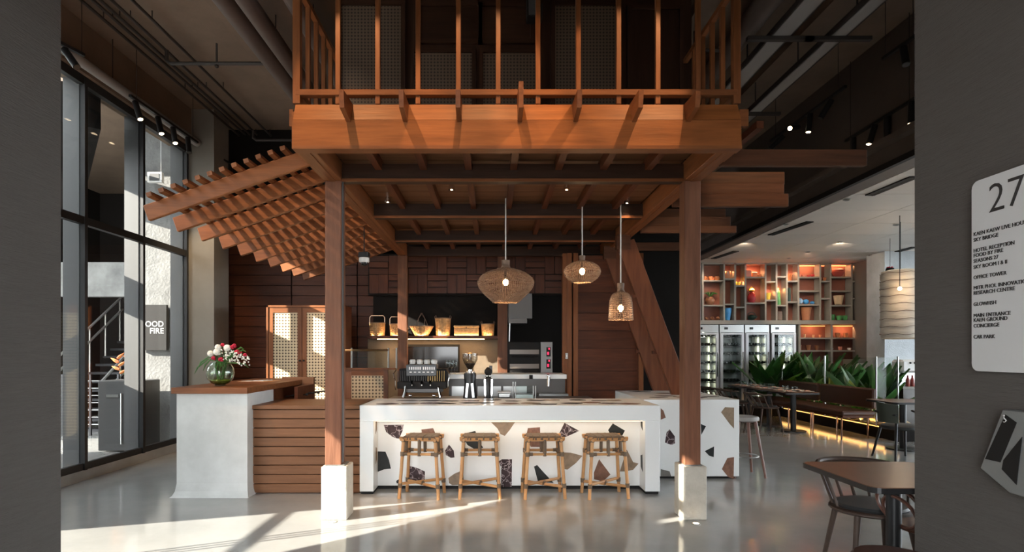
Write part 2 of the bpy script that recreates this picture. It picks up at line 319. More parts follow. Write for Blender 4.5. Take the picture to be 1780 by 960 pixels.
for a in (10.6, 8.9, 7.2, 5.5, 3.8): MB().box(10.19, 10.2, a+.06, a+1.64, .12, 3.5).build('pane', M['tpane'], wr)
# ================================================================ outside the glazed wall
ex = -6.5
def yz(pts): return [(ex-.15, a, b) for a, b in pts]
we = sgroup('wall_sun_mask', (ex, 4, 0))  # added wall, unseen from the camera; openings cut to shape the indoor sun patches
for pl in ([(.5, 0), (8.3, 0), (8.3, .9), (.5, .9)], [(.5, .9), (1.5, .9), (1.5, 1.7), (2.1, 2.5), (2.61, 2.98), (2.85, 3.2), (2.85, 3.55), (.5, 3.55)], [(3.6, .9), (6.55, .9), (6.55, 3.88), (2.85, 3.88), (2.85, 3.2)],
           [(7.37, .9), (8.3, .9), (8.3, 7.4), (7.37, 7.4)], [(.5, 4.45), (7.37, 4.45), (7.37, 7.4), (.5, 7.4)], [(1.55, 3.55), (2.85, 3.55), (2.85, 3.88), (6.0, 3.88), (6.0, 4.45), (1.55, 4.45)], [(.5, 3.55), (1.2, 3.55), (1.2, 4.45), (.5, 4.45)], [(1.2, 3.55), (1.55, 3.55), (1.55, 3.62), (1.2, 3.62)], [(1.2, 4.32), (1.55, 4.32), (1.55, 4.45), (1.2, 4.45)],
           [(6.55, .9), (7.37, .9), (7.37, 1.75), (6.55, 1.75)], [(6.55, 2.78), (7.37, 2.78), (7.37, 2.92), (6.55, 2.92)], [(6.55, 2.94), (7.37, 2.94), (7.37, 3.23), (6.55, 3.23)]):
    MB().prism(yz(pl), (.12, 0, 0)).build('sun_mask_panel', M['conc'], we)
MB().beam((ex, 1.6, 2.06), (ex, 3.6, 2.06), .05, .05).build('rail', M['dframe'], we)
for a in (2.36, 2.42, 2.48): MB().tube([(ex-.03, a, .9), (ex-.03, a, 3.2)], .011, 6).build('cable', M['dframe'], we)
struct(MB().box(-9.6, GX-.3, 8.3, 14, CZ, CZ+.2).build('ceiling_exterior', M['dceil']))
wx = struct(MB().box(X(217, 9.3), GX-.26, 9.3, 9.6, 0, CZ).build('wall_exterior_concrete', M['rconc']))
struct(MB().box(-9.6, -9.4, 8.8, 14, 0, CZ).build('wall_exterior_far', M['dark'])); struct(MB().box(-9.6, -4.75, 13.8, 14, 0, CZ).build('wall_exterior_back', M['dark']))
struct(MB().beam((-5.0, 7.0, 4.5), (-9.3, 12.4, 4.05), .4, .5).build('trim_1', M['dark']))
# hanging sign
y = 9.2
t = thing('wall_sign', (X(265, y), y, Z(610, y)), 'dark square restaurant sign with grey letters on the concrete wall outside', 'sign')
MB().box(X(238, y), X(289, y), y, y+.06, Z(609, y), Z(530, y)).build('panel', M['blackm'], t)
for s, py in (('FOOD', 568), ('FIRE', 580)): text(s, .125, M['signtxt'], t, (X(285, y), y-.003, Z(py, y)), (PI/2, 0, 0), align='RIGHT', bold=.002)
# planter box with two heliconias
y = 8.6
pb = thing('planter_box', (X(205, y), y+.3, 0), 'tall dark grey metal cabinet outside the glass wall', 'cabinet')
MB().box(X(170, y), X(245, y), y, y+.5, .02, Z(662, y)).build('body', mat('grey_cabinet', (.07, .07, .07), .35), pb, bevel=.01)
MB().tube([W(213, 684, y)+Vector((0, -.03, 0)), W(213, 772, y)+Vector((0, -.03, 0))], .012, 8).build('pull_bar', M['steel'], pb)
MB().box(X(186, y), X(207, y), y-.02, y, Z(691, y), Z(686, y)).build('latch', M['steel'], pb)
vs = thing('glass_tube_vase', W(222, 672, 8.75), 'slim clear glass vase on the grey cabinet outside', 'vase')
MB().lathe([(.05, 0), (.05, .12), (.045, .12), (.045, .01)], W(222, 662, 8.75), 14).build('tube', M['gl'], vs, smooth=True)
hel = [mat('bract_orange', (.80, .17, .04), .4, col2=(.9, .35, .08), nscale=8), mat('bract_green', (.12, .25, .05), .4)]
for n_, (px, py, lean) in enumerate(((209, 643, -.5), (226, 626, .35))):
    p0 = W(222+n_*4, 661, 8.75)+Vector((0, 0, .02)); p1 = W(px, py, 8.75)
    h = thing('heliconia_flower', p0, ('orange heliconia bloom leaning left on the grey cabinet outside' if n_ == 0 else 'taller orange heliconia bloom beside the concrete wall outside'), 'flower', 'heliconias outside')
    MB().tube([p0, (p0+p1)/2+Vector((.01, 0, 0)), p1], .008, 6).build('stem', hel[1], h)
    for k in range(5):
        a = p1+Vector((lean*.02*k, 0, .055*k-.05)); d = Vector(((-1)**k*.9+lean*.3, 0, .35+.08*k)).normalized()
        MB().tube([a, a+d*.05, a+d*.13], [.020, .026, .003], 6).build('bract', hel[0], h, smooth=True)
# stair and railings outside
st = thing('exterior_stair', (-7.6, 11.5, 0), 'dim steel staircase with pale handrails seen through the glass', 'staircase')
sm = mat('stair_rail', (.45, .45, .44), .3, metal=.6)
for k in range(12): MB().box(-8.6, -7.3, 10.8+.24*k, 11.02+.24*k, .17*k, .17*k+.05).build('tread', M['dframe'], st)
for xx in (-7.3, -8.6):
    for h in (.9, .6): MB().tube([(xx, 10.7, h), (xx, 13.4, h+1.9)], .025, 6).build('handrail', sm, st)
    for k in range(6): MB().tube([(xx, 10.8+.5*k, .35*k), (xx, 10.8+.5*k, .35*k+.95)], .018, 6).build('baluster', sm, st)
t = thing('stair_landing_rail', (-7.0, 10.2, 0), 'low steel guard rail with thin bars in the dim lobby outside', 'railing')
for k in range(7): MB().tube([(-8.2, 10.3, .2+k*.13), (-6.2, 10.3, .2+k*.13)], .008, 5).build('bar', sm, t)
for k in range(5): MB().box(-8.2+k*.5, -8.17+k*.5, 10.28, 10.32, 0, 1.1).build('rail_post', M['dframe'], t)
struct(MB().box(-8.2, -6.0, 10.9, 11.1, 2.55, 3.2).build('trim_2', M['rconc']))
struct(MB().box(-8.0, -7.0, 12.9, 13.0, .9, 2.6).build('wall_exterior_red', mat('red_panel', (.16, .05, .035), .6)))
t = thing('fluorescent_lamp', W(118, 312, 9.5), 'white fluorescent tube lamp glowing in the dark lobby outside', 'lamp')
MB().beam(W(105, 303, 9.6), W(131, 319, 9.6), .05, .05).build('tube', mat('tube_light', (1, 1, 1), .5, emit=(.9, .95, 1), es=2.2), t); MB().beam(W(105, 303, 9.6)+Vector((0, 0, .05)), W(131, 319, 9.6)+Vector((0, 0, .05)), .09, .04).build('housing', M['frame'], t)
t = thing('exit_lightbox', W(268, 305, 9.1), 'small white hanging box with a grey face under the lobby ceiling outside', 'light box')
MB().box(X(256, 9.1), X(281, 9.1), 9.1, 9.16, Z(317, 9.1), Z(299, 9.1)).build('case', M['porc'], t); MB().box(X(260, 9.1), X(277, 9.1), 9.09, 9.1, Z(314, 9.1), Z(302, 9.1)).build('face', M['frame'], t); MB().tube([W(280, 299, 9.13), W(280, 200, 9.13)], .006, 5).build('hanger', M['steel'], t)
# ================================================================ sign and terminal on the right wall
def RW(px, py): Y = JR*F/(px-VX); return Y, Z(py, Y)
Y0, zt = RW(1700, 318); _, zb = RW(1700, 645); Y1 = Y0-.62
sg = thing('directory_sign', (JR, Y1, zb), 'pale grey directory board numbered 27 on the right wall', 'sign')
x = JR-.03; r = .035; pts = []
for cy, cz, a0 in ((Y0-r, zt-r, 0), (Y1+r, zt-r, 90), (Y1+r, zb+r, 180), (Y0-r, zb+r, 270)):
    for k in range(5): a = R(a0+k*22.5); pts.append((x, cy+r*math.cos(a), cz+r*math.sin(a)))
MB().prism(pts, (.015, 0, 0)).build('board', M['sign'], sg); MB().box(x+.015, JR, Y1+.1, Y0-.1, zb+.1, zt-.1).build('spacer', M['dsteel'], sg)
rt = (PI/2, 0, -PI/2)
ya, za = RW(1729, 371); text('27', .185, M['ink'], sg, (x-.002, ya, za), rt, bold=-.002)
for s, py in (('KAEN KAEW LIVE HOUSE & ROOFTOP', 411), ('SKY BRIDGE', 421), ('HOTEL RECEPTION', 439.5), ('FOOD BY FIRE', 448), ('SEASONS 27', 457.5), ('SKY ROOM I & II', 468), ('OFFICE TOWER', 486), ('MITR PHOL INNOVATION &', 504), ('RESEARCH CENTRE', 513), ('GLOWFISH', 532.5), ('MAIN ENTRANCE', 552), ('KAEN GROUND', 560), ('CONCIERGE', 570), ('CAR PARK', 589)):
    ya, za = RW(1704, py); text(s, .0245, M['ink'], sg, (x-.002, ya, za), rt)
ya, za = RW(1726, 835)
kt = thing('access_terminal', (JR-.08, ya-.15, za-.06), 'silver card terminal with black keypad sticking out of the right wall', 'terminal')
Yt, zt2 = RW(1762, 714); n_ = Vector((-.35, 0, .25))
kp = [Vector((JR, RW(1764, 712)[0], RW(1764, 712)[1])), Vector((JR, RW(1724, 814)[0], RW(1724, 814)[1])), Vector((JR, RW(1777, 858)[0], RW(1777, 858)[1])), Vector((JR, RW(1777, 858)[0]-.22, RW(1777, 858)[1])), Vector((JR, RW(1764, 712)[0]-.32, RW(1764, 712)[1]))]
tsil = mat('terminal_silver', (.22, .235, .24), .35, metal=.4)
MB().prism([p+Vector((-.055, 0, 0)) for p in kp], (.055, 0, 0)).build('case', tsil, kt, bevel=.004)
c = [Vector((JR-.057, *RW(a, b))) for a, b in ((1770, 721), (1734, 798), (1761, 804), (1790, 735))]
MB().prism(c, (.002, 0, 0)).build('keypad', M['blackm'], kt)
c = [Vector((JR-.058, *RW(a, b))) for a, b in ((1767, 800), (1764, 816), (1790, 843), (1800, 760))]
MB().prism(c, (.002, 0, 0)).build('camera_window', M['blackm'], kt)
ya, za = RW(1769, 730); p = Vector((JR-.06, ya, za)); wi = mat('white_icon', (.8, .8, .8), .5)
MB().ball(p+Vector((0, 0, .018)), .004, 8).tube([p+Vector((0, 0, .013)), p+Vector((0, -.001, .003)), p+Vector((0, -.008, .003)), p+Vector((0, -.012, -.004))], .0018, 5).tube([p+Vector((0, .008*math.cos(a)-.001, -.002+.008*math.sin(a))) for a in [R(100+20*k) for k in range(11)]], .0016, 5).build('wheelchair_icon', wi, kt)
# ================================================================ timber pavilion
ZB = 3.04; YP = 5.17
pv = thing('timber_pavilion', (0.19, 6.5, 0), 'large teak pavilion frame of posts and beams over the white bar', 'pavilion')
PL, PR = (-1.50, -1.355), (1.732, 1.877)
for (a, b) in (PL, PR): MB().box(a, b, YP, YP+.145, .46, ZB).build('post', M['pz'], pv, bevel=.004)
MB().box(PL[0], PL[1], 9.16, 9.3, 0, ZB).build('post', M['pz'], pv, bevel=.004); MB().box(X(865, 9.3), X(882, 9.3), 9.3, 9.45, 0, ZB).build('post', M['pz'], pv, bevel=.004)
for (a, b) in (PL, PR):
    MB().box(a, b, 4.42, 9.35, ZB, ZB+.18).build('side_beam', M['ty'], pv, bevel=.004)
    s = -1 if a < 0 else 1; e = a if a < 0 else b
    MB().box(min(e, e+s*.03), max(e, e+s*.03), 4.40, 5.6, ZB+.02, ZB+.30).build('side_fascia', M['ty'], pv)
    MB().box(min(a, b)+.05, max(a, b)-.05, 4.42, 9.35, ZB-.008, ZB).build('bead', M['ty'], pv)
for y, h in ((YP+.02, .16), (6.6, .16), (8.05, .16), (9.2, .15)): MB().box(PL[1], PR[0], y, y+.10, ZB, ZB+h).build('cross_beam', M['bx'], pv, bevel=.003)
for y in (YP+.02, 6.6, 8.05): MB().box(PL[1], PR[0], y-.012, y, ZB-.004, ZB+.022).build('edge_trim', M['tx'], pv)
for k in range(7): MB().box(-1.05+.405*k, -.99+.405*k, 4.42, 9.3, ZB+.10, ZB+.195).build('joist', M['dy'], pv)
n = 24
for k in range(n): y0 = 4.40+k*.205; MB().box(-1.36, 1.74, y0, y0+.198, ZB+.197, ZB+.225).build('deck_board', M['clad'], pv)
# front fascia: two boards meeting in a crease
MB().prism([(PL[0], 4.32, ZB+.01), (PL[0], 4.335, 3.248), (PL[0], 4.385, 3.248), (PL[0], 4.37, ZB+.01)], (PR[1]-PL[0], 0, 0)).build('fascia_board', M['fx'], pv)
MB().prism([(PL[0], 4.335, 3.25), (PL[0], 4.395, 3.39), (PL[0], 4.43, 3.392), (PL[0], 4.43, 3.25)], (PR[1]-PL[0], 0, 0)).build('fascia_board', M['fx'], pv)
MB().box(PL[0], PR[1], 4.315, 4.42, ZB-.015, ZB+.01).build('soffit_trim', M['tx'], pv); MB().box(PL[0]+.07, PR[1]-.07, 4.42, 4.46, ZB+.0, ZB+.1).build('soffit_trim', M['tx'], pv)
for px, h in ((598, .14), (700, .14), (797, .14), (905, .20), (1005, .14), (1110, .14), (1207, .13)):
    x = X(px, 4.2); MB().prism([(x-.017, 4.14, 3.26), (x-.017, 4.12, 3.26+h-.02), (x-.017, 4.42, 3.26+h-.005), (x-.017, 4.42, 3.22)], (.034, 0, 0)).build('rafter_tail', M['ty'], pv)
for s, x in ((-1, PL[0]), (1, PR[1])):
    for k in range(3):
        y = 4.45+.42*k; a, b = (x+s*.032, x+s*(.06 if s < 0 else .1)); MB().box(min(a, b), max(a, b), y-.02, y+.02, 3.24, 3.37).build('rafter_tail', M['tx'], pv)
MB().box(PL[0]+.0, PR[1], 4.40, 5.55, 3.36, 3.388).build('balcony_floor', M['dx'], pv)
MB().box(PL[1]-.004, PL[1]+.010, YP+.03, YP+.06, .5, ZB).build('cable_channel', M['frame'], pv)
for nm, x0, x1, l in (('L', X(558, 5.12), X(603, 5.12), 'bright sunlit concrete block under the left front pavilion post'), ('R', X(1187, 5.12), X(1229, 5.12), 'shaded concrete block under the right front pavilion post')):
    t = thing('post_base', ((x0+x1)/2, 5.24, 0), l, 'plinth', 'concrete post bases')
    MB().box(x0, x1, 5.12, 5.36, 0, .478).build('block', M['cbase'], t, bevel=.008); MB().box(x0+.03, x1-.03, 5.15, 5.33, .478, .486).build('mortar_bed', M['rconc'], t)
for px, py, l in ((578, 908, 'round floor uplight in front of the left post base'), (1210, 911, 'round floor uplight in front of the right post base')):
    Y = 1.5/(py-VY)*F; p = Vector((X(px, Y), Y, 0)); t = thing('floor_uplight', p, l, 'uplight', 'floor uplights')
    MB().lathe([(.04, 0), (.04, .004), (.026, .006), (.026, 0)], p, 16).build('bezel', M['steel'], t); MB().disc(p+Vector((0, 0, .001)), .025, .003, 14).build('lens', M['spotg'], t)
# balcony railing
rl = thing('balcony_railing', (0.19, 4.42, 3.4), 'upper balcony railing of slim teak uprights and flat rails', 'railing'); y = 4.42
MB().box(PL[0], PR[1], y-.03, y+.03, 3.462, 3.507).build('bottom_rail', M['tx'], rl, bevel=.003); MB().box(PL[0], PR[1], y-.03, y+.03, 4.29, 4.33).build('top_rail', M['tx'], rl)
for k, px in enumerate((517, 588, 657, 727, 797, 866, 935, 1005, 1075, 1143, 1213, 1279)):
    w_ = .028 if k in (0, 11) else .018; x = X(px, y); MB().box(x-w_, x+w_, y-w_, y+w_, 3.40, 4.29).build('baluster', M['tz'], rl, bevel=.002)
for x in (PL[0]+.02, PR[1]-.02):
    for z0, z1 in ((3.462, 3.507), (4.27, 4.31)): MB().box(x-.02, x+.02, 4.45, 5.52, z0, z1).build('side_rail', M['ty'], rl)
    for k in range(1, 5): y2 = 4.42+.215*k; MB().box(x-.017, x+.017, y2-.017, y2+.017, 3.40, 4.28).build('baluster', M['tz'], rl)
# upper house front behind the railing
y = 5.58
hf = sgroup('wall_balcony', (0.2, y, 3.4))
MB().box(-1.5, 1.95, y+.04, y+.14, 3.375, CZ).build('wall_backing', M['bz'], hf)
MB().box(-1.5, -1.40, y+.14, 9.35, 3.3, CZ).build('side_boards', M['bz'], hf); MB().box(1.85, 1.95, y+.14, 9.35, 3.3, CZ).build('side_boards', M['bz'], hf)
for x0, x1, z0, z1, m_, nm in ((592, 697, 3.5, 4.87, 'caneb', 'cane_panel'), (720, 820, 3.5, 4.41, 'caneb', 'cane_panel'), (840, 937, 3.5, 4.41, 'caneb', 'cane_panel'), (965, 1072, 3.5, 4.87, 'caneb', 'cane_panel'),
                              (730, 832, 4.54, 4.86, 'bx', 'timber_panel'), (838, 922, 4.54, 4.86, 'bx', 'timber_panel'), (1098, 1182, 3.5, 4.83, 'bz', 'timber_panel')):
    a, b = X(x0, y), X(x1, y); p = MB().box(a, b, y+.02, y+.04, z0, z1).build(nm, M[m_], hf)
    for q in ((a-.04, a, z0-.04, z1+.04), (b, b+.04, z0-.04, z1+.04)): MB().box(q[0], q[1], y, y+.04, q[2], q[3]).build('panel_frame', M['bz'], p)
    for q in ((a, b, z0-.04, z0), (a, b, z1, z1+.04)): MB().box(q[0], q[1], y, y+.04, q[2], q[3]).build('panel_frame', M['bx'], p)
t = thing('wall_speaker', (X(926, 5.45), 5.45, Z(29, 5.45)), 'small grey speaker box high on the balcony wall', 'speaker')
MB().box(X(916, 5.42), X(936, 5.42), 5.42, 5.56, Z(28, 5.42), Z(-14, 5.42)).build('case', M['blackm'], t, bevel=.006); MB().box(X(919, 5.42), X(933, 5.42), 5.41, 5.42, Z(26, 5.42), Z(-10, 5.42)).build('grille', M['frame'], t); MB().box(X(938, 5.42), X(944, 5.42), 5.44, 5.56, Z(26, 5.42), Z(4, 5.42)).build('bracket', M['black'], t)
# ================================================================ slatted rafter roof on the left
ro = thing('slatted_roof', (-2.2, 6.8, 2.6), 'sloping slatted teak roof of rafters and battens left of the pavilion', 'roof')
def rz_(x): return 2.655+(x+2.88)*.345
for k in range(10):
    y = 4.80+.44*k; MB().beam((-2.88, y, rz_(-2.88)), (-1.51, y, rz_(-1.51)), .04, .135).build('rafter', M['tx'], ro, bevel=.006)
for k in range(13):
    x = -2.78+.0985*k; z = rz_(x)+.089; MB().beam((x, 4.66, z), (x, 8.9, z), .042, .035, (-.32, 0, .95)).build('batten', M['ty'], ro)
# flat beams projecting on the right
rb = thing('projecting_beams', (2.5, 6.2, 3.0), 'stacked horizontal timber beams projecting right from the pavilion', 'beams')
for y, z0, z1, xe in ((4.72, 3.03, 3.165, 3.08), (5.97, 3.01, 3.145, 3.08), (6.05, 3.15, 3.275, 3.075), (6.13, 3.285, 3.42, 3.12), (7.24, 3.0, 3.09, 3.08), (7.30, 3.095, 3.22, 3.03), (7.38, 3.225, 3.34, 3.0), (8.5, 3.0, 3.12, 3.05)):
    MB().box(1.88, xe, y, y+.05, z0, z1).build('beam', M['mx'], rb, bevel=.004)
MB().box(2.2, 2.26, 4.78, 9.0, 3.36, 3.42).build('rail_purlin', M['dy'], rb)
# leaning stringers of a steep stair
for y, a, b, l in ((7.6, (1.76, 2.95), (2.84, 0), 'front diagonal timber stair board leaning behind the white island'), (8.5, (1.77, 2.97), (2.84, 0), 'rear diagonal timber stair board against the dark timber wall')):
    t = thing('stair_stringer', (2.84, y, 0), l, 'beam', 'stair stringers')
    MB().beam((a[0], y, a[1]), (b[0], y, b[1]), .07, .24, (1, 0, .36)).build('board', M['mz'], t, bevel=.005)
    for f_ in (.25, .5, .72): x = a[0]+(b[0]-a[0])*f_-.13; z = a[1]+(b[1]-a[1])*f_; MB().box(x-.05, x+.03, y-.03, y+.03, z, z+.04).build('cleat', M['dx'], t)
    MB().box(a[0]-.12, a[0]+.06, y-.05, y+.05, a[1]-.1, a[1]+.09).build('end_block', M['mx'], t)
# downlights under the deck
for px, py, l in ((785, 323, 'left of the middle'), (985, 323, 'right of the middle'), (674, 345, 'beside the left side beam'), (1090, 347, 'beside the right side beam')):
    Y = 1.73/(VY-py)*F; p = Vector((X(px, Y), Y, ZB+.197)); t = thing('deck_downlight', p, 'small chrome ceiling light under the deck, '+l, 'downlight', 'downlights under the deck')
    MB().lathe([(.03, 0), (.032, -.05), (.022, -.05), (.022, 0)], p, 14).build('can', M['chrome'], t, smooth=True); MB().disc(p+Vector((0, 0, -.045)), .012, .003, 10).build('lens', M['spotg'], t)
    spot('downlight_lamp', p+Vector((0, 0, -.06)), p+Vector((0, 0, -3)), 7, 80, .6)
# ================================================================ ceiling services
def run(name, p, q, r, m_, label, cat, grp=None, clips=0):
    t = thing(name, (Vector(p)+Vector(q))/2, label, cat, grp); MB().tube([p, q], r, 12).build('pipe_run', m_, t, smooth=True)
    p = Vector(p); q = Vector(q); n = max(2, int((q-p).length/1.6))
    for k in range(1, n): c = p+(q-p)*k/n; MB().tube([c, (c.x, c.y, CZ-.002)], .006, 5).build('hanger', M['dpipe'], t)
    return t
p = W(345, 262, 9.0); run('ceiling_pipe', (-4.62, 3.0, 4.76), (-4.60, 8.98, 4.76), .055, M['pipe'], 'thick pale pipe running above the left glass wall', 'pipe')
for k, (x, z) in enumerate(((-4.32, 5.2), (-4.22, 5.22), (-4.14, 5.22), (-4.02, 5.22), (-3.78, 5.2))):
    run('ceiling_conduit', (x, 3, z), (x, 11.5, z), .018, M['dpipe'], ['outermost dark conduit on the ceiling nearest the glass', 'second dark ceiling conduit from the glass wall', 'third dark ceiling conduit from the glass wall', 'fourth dark ceiling conduit from the glass wall', 'innermost lone dark conduit on the left ceiling'][k], 'pipe', 'ceiling conduits')
for x, z, r, l in ((-2.62, 4.95, .10, 'left brown ceiling duct running back beside the balcony'), (-2.36, 4.88, .09, 'middle brown ceiling duct running back beside the balcony'), (-1.95, 5.0, .11, 'right brown ceiling duct nearest the balcony posts'), (2.75, 5.0, .12, 'round brown duct on the right ceiling beside the balcony')):
    run('ceiling_duct', (x, 3, z), (x, 11.2, z), r, M['duct'], l, 'duct', 'ceiling ducts')
for x, w_, l in ((3.02, .2, 'flat grey cable tray nearest the balcony on the right ceiling'), (3.62, .16, 'flat grey cable tray above the right track lights')):
    t = thing('cable_tray', (x, 8, 4.8), l, 'cable tray', 'cable trays'); MB().box(x-w_/2, x+w_/2, 3, 11, 4.80, 4.815).build('tray_floor', M['pipe'], t)
    for s in (-1, 1): MB().box(x+s*w_/2-.01, x+s*w_/2+.01, 3, 11, 4.80, 4.86).build('tray_side', M['dpipe'], t)
    for k in range(7): MB().tube([(x, 3.5+k*1.1, 4.81), (x, 3.5+k*1.1, CZ)], .008, 5).build('hanger', M['dpipe'], t)
    for k in range(4): MB().box(x-.35, x+.35, 4.1+k*1.9, 4.15+k*1.9, 4.76, 4.80).build('cross_bracket', M['dpipe'], t)
for y, x0, x1, l in ((6.9, -3.9, -2.7, 'near sprinkler branch pipe on the left ceiling'), (9.4, -3.9, -2.6, 'far sprinkler branch pipe on the left ceiling'), (6.6, 1.95, 2.7, 'sprinkler branch pipe on the right ceiling')):
    t = thing('sprinkler_pipe', ((x0+x1)/2, y, 5), l, 'pipe', 'sprinkler pipes'); MB().tube([(x0, y, 5.12), (x0, y, 5.0), (x0+.05, y, 4.96), (x1, y, 4.96)], .022, 8).build('branch', M['dpipe'], t, smooth=True)
    MB().tube([((x0+x1)/2, y, 4.96), ((x0+x1)/2, y, 5.2)], .012, 6).ball(((x0+x1)/2, y, 4.93), .025, 8).build('sprinkler_head', M['dpipe'], t)
def track(px0, py0, px1, py1, z, spots, lab, aims):
    Ya, Yb = (z-EYE)/(VY-py0)*F, (z-EYE)/(VY-py1)*F; p, q = W(px0, py0, Ya), W(px1, py1, Yb)
    t = thing('lighting_track', (p+q)/2, lab, 'track'); MB().beam(p, q, .035, .03).build('rail', M['black'], t)
    for f_ in (.08, .92): c = p+(q-p)*f_; MB().tube([c, (c.x, c.y, CZ-.002)], .004, 5).build('suspension_wire', M['dpipe'], t)
    for px, py, d, on, l in spots:
        f_ = (px-px0)/(px1-px0); c = p+(q-p)*f_; d = Vector(d).normalized(); h = c+Vector((0, 0, -.07))
        s = thing('track_spotlight', c, l, 'spotlight', 'black track spotlights'); MB().tube([c+Vector((0, 0, -.015)), h], .012, 6).build('stem', M['black'], s)
        MB().tube([h-d*.05, h+d*.19], .036, 14).build('barrel', M['black'], s, smooth=True)
        MB().tube([h+d*.191, h+d*.193], .029, 14).build('lens', M['spotg'] if on else M['dsteel'], s)
track(226, 166, 343, 248, 4.62, [(235, 0, (.35, -.1, -1), 1, 'first black spotlight on the left track nearest the viewer'), (270, 0, (.3, -.15, -1), 1, 'second black spotlight on the left track'), (296, 0, (.25, -.2, -1), 1, 'third black spotlight on the left track'), (324, 0, (.2, -.2, -1), 0, 'last black spotlight on the left track by the pier')], 'black lighting track hanging along the left glass wall', None)
track(96, 70, 146, 96, 4.62, [(116, 0, (.6, -.1, -.8), 0, 'black spotlight beside the left grey wall edge')], 'short black lighting track at the left wall edge', None)
track(368, 268, 432, 300, 4.62, [(378, 0, (0, -.1, -1), 1, 'black spotlight just above the slatted roof, left one'), (398, 0, (.25, -.2, -1), 1, 'black spotlight just above the slatted roof, right one')], 'black lighting track behind the slatted roof', None)
track(1592, 62, 1535, 102, 4.66, [(1572, 0, (-.15, -.4, -1), 0, 'black spotlight high up beside the right grey wall')], 'upper black lighting track beside the right wall', None)
track(1470, 150, 1340, 245, 4.66, [(1446, 0, (-.55, .2, -1), 0, 'upper black spotlight of the right track row, unlit'), (1415, 0, (-.1, .0, -1), 1, 'second black spotlight of the right track row, glowing'), (1391, 0, (-.9, -.7, -.35), 1, 'third black spotlight of the right track row, facing forward'), (1360, 0, (-.6, .2, -.6), 0, 'lowest black spotlight of the right track row')], 'middle black lighting track on the right ceiling', None)
track(1592, 170, 1470, 245, 4.3, [(1586, 0, (-.05, 0, -1), 1, 'black spotlight closest to the right wall, lower row'), (1547, 0, (0, 0, -1), 1, 'second black spotlight of the lower right row'), (1524, 0, (-.3, 0, -1), 1, 'third black spotlight of the lower right row'), (1485, 0, (0, 0, -1), 0, 'unlit last black spotlight of the lower right row')], 'lower black lighting track over the dining bulkhead', None)
# the track lamps that light the balcony and the roof (front track, above the picture)
for x, to, e, an in ((-1.4, (-.95, 4.4, 3.3), 150, 34), (-.1, (-.05, 4.4, 3.3), 130, 36), (1.75, (.85, 4.4, 3.3), 160, 34), (-.6, (.6, 4.4, 3.3), 60, 30)):
    spot('front_track_lamp', (x, 3.2, 5.1), to, e*.9, an, .35, (1, .60, .29), .01)
spot('roof_lamp', (-4.25, 4.5, 4.75), (-2.1, 6.2, 2.8), 330, 62, .5, (1, .68, .42), .012)
spot('beam_lamp', (3.5, 4.6, 4.6), (2.85, 6.1, 3.25), 60, 34, .5, (1, .62, .32), .02)
spot('pier_lamp', (-4.2, 8.1, 4.5), (-4.5, 9.0, 1.6), 90, 55, .6, (1, .72, .42), .02)
# ================================================================ white bar with stone chips
stone = [mat('stone_purple', (.026, .014, .015), .55, spec=.25, nscale=9, col2=(.075, .045, .05), contrast=1.4), mat('stone_red', (.20, .095, .06), .45, var=.3, nscale=30), mat('stone_black', (.018, .02, .02), .5, spec=.3, var=.3, nscale=10),
         mat('stone_tan', (.24, .17, .11), .5, var=.3, nscale=14), mat('stone_grey', (.15, .14, .125), .5, var=.3, nscale=12)]
def veins(m_, sc, col):                                  # pale veins through dark marble
    nt = m_.node_tree; N = nt.nodes; L = nt.links; b = N['Principled BSDF']; old = b.inputs['Base Color'].links[0].from_socket
    tc = N.new('ShaderNodeTexCoord'); nz = N.new('ShaderNodeTexNoise'); nz.inputs['Scale'].default_value = 14; L.new(tc.outputs['Object'], nz.inputs['Vector'])
    mv = N.new('ShaderNodeMixRGB'); mv.inputs[0].default_value = .12; L.new(tc.outputs['Object'], mv.inputs[1]); L.new(nz.outputs['Color'], mv.inputs[2])
    vo = N.new('ShaderNodeTexVoronoi'); vo.feature = 'DISTANCE_TO_EDGE'; vo.inputs['Scale'].default_value = sc; L.new(mv.outputs[0], vo.inputs['Vector'])
    cr = N.new('ShaderNodeValToRGB'); e = cr.color_ramp.elements; e[0].position = .012; e[1].position = .045; e[0].color = (1, 1, 1, 1); e[1].color = (0, 0, 0, 1); L.new(vo.outputs['Distance'], cr.inputs[0])
    mx = N.new('ShaderNodeMixRGB'); L.new(cr.outputs[0], mx.inputs[0]); L.new(old, mx.inputs[1]); mx.inputs[2].default_value = (*col, 1); L.new(mx.outputs[0], b.inputs['Base Color'])
veins(stone[0], 13, (.40, .33, .34))
def chips(parent, Y, lst, ox, oy, sc, prefix='stone_chip'):
    for m_, pts in lst:
        MB().prism([W(ox+a/sc, oy+b/sc, Y)+Vector((0, -.002, 0)) for a, b in pts], (0, .006, 0)).build(prefix, stone[m_], parent)
YB, YP2 = 6.05, 6.28; BL, BR, BT = -1.39, 1.767, .937
bar = thing('bar_counter', (.19, 6.5, 0), 'white bar counter inlaid with big stone chips and a lit recess', 'bar counter')
MB().box(BL, BR, YB, 6.95, BT-.165, BT).build('counter_top', M['white'], bar, bevel=.004)
for a, b in ((BL, BL+.145), (BR-.155, BR)): MB().box(a, b, YB, 6.95, .03, BT-.165).build('end_panel', M['white'], bar, bevel=.003); MB().box(a+.01, b-.01, YB+.02, 6.9, 0, .03).build('plinth', M['blackm'], bar)
MB().box(BL+.145, BR-.155, YP2, 6.9, .04, BT-.165).build('front_panel', M['white'], bar); MB().box(BL+.145, BR-.155, YP2+.03, 6.9, 0, .04).build('plinth', M['blackm'], bar)
MB().box(BL+.16, BR-.17, YB+.035, YB+.05, BT-.172, BT-.165).build('led_strip', M['led'], bar)
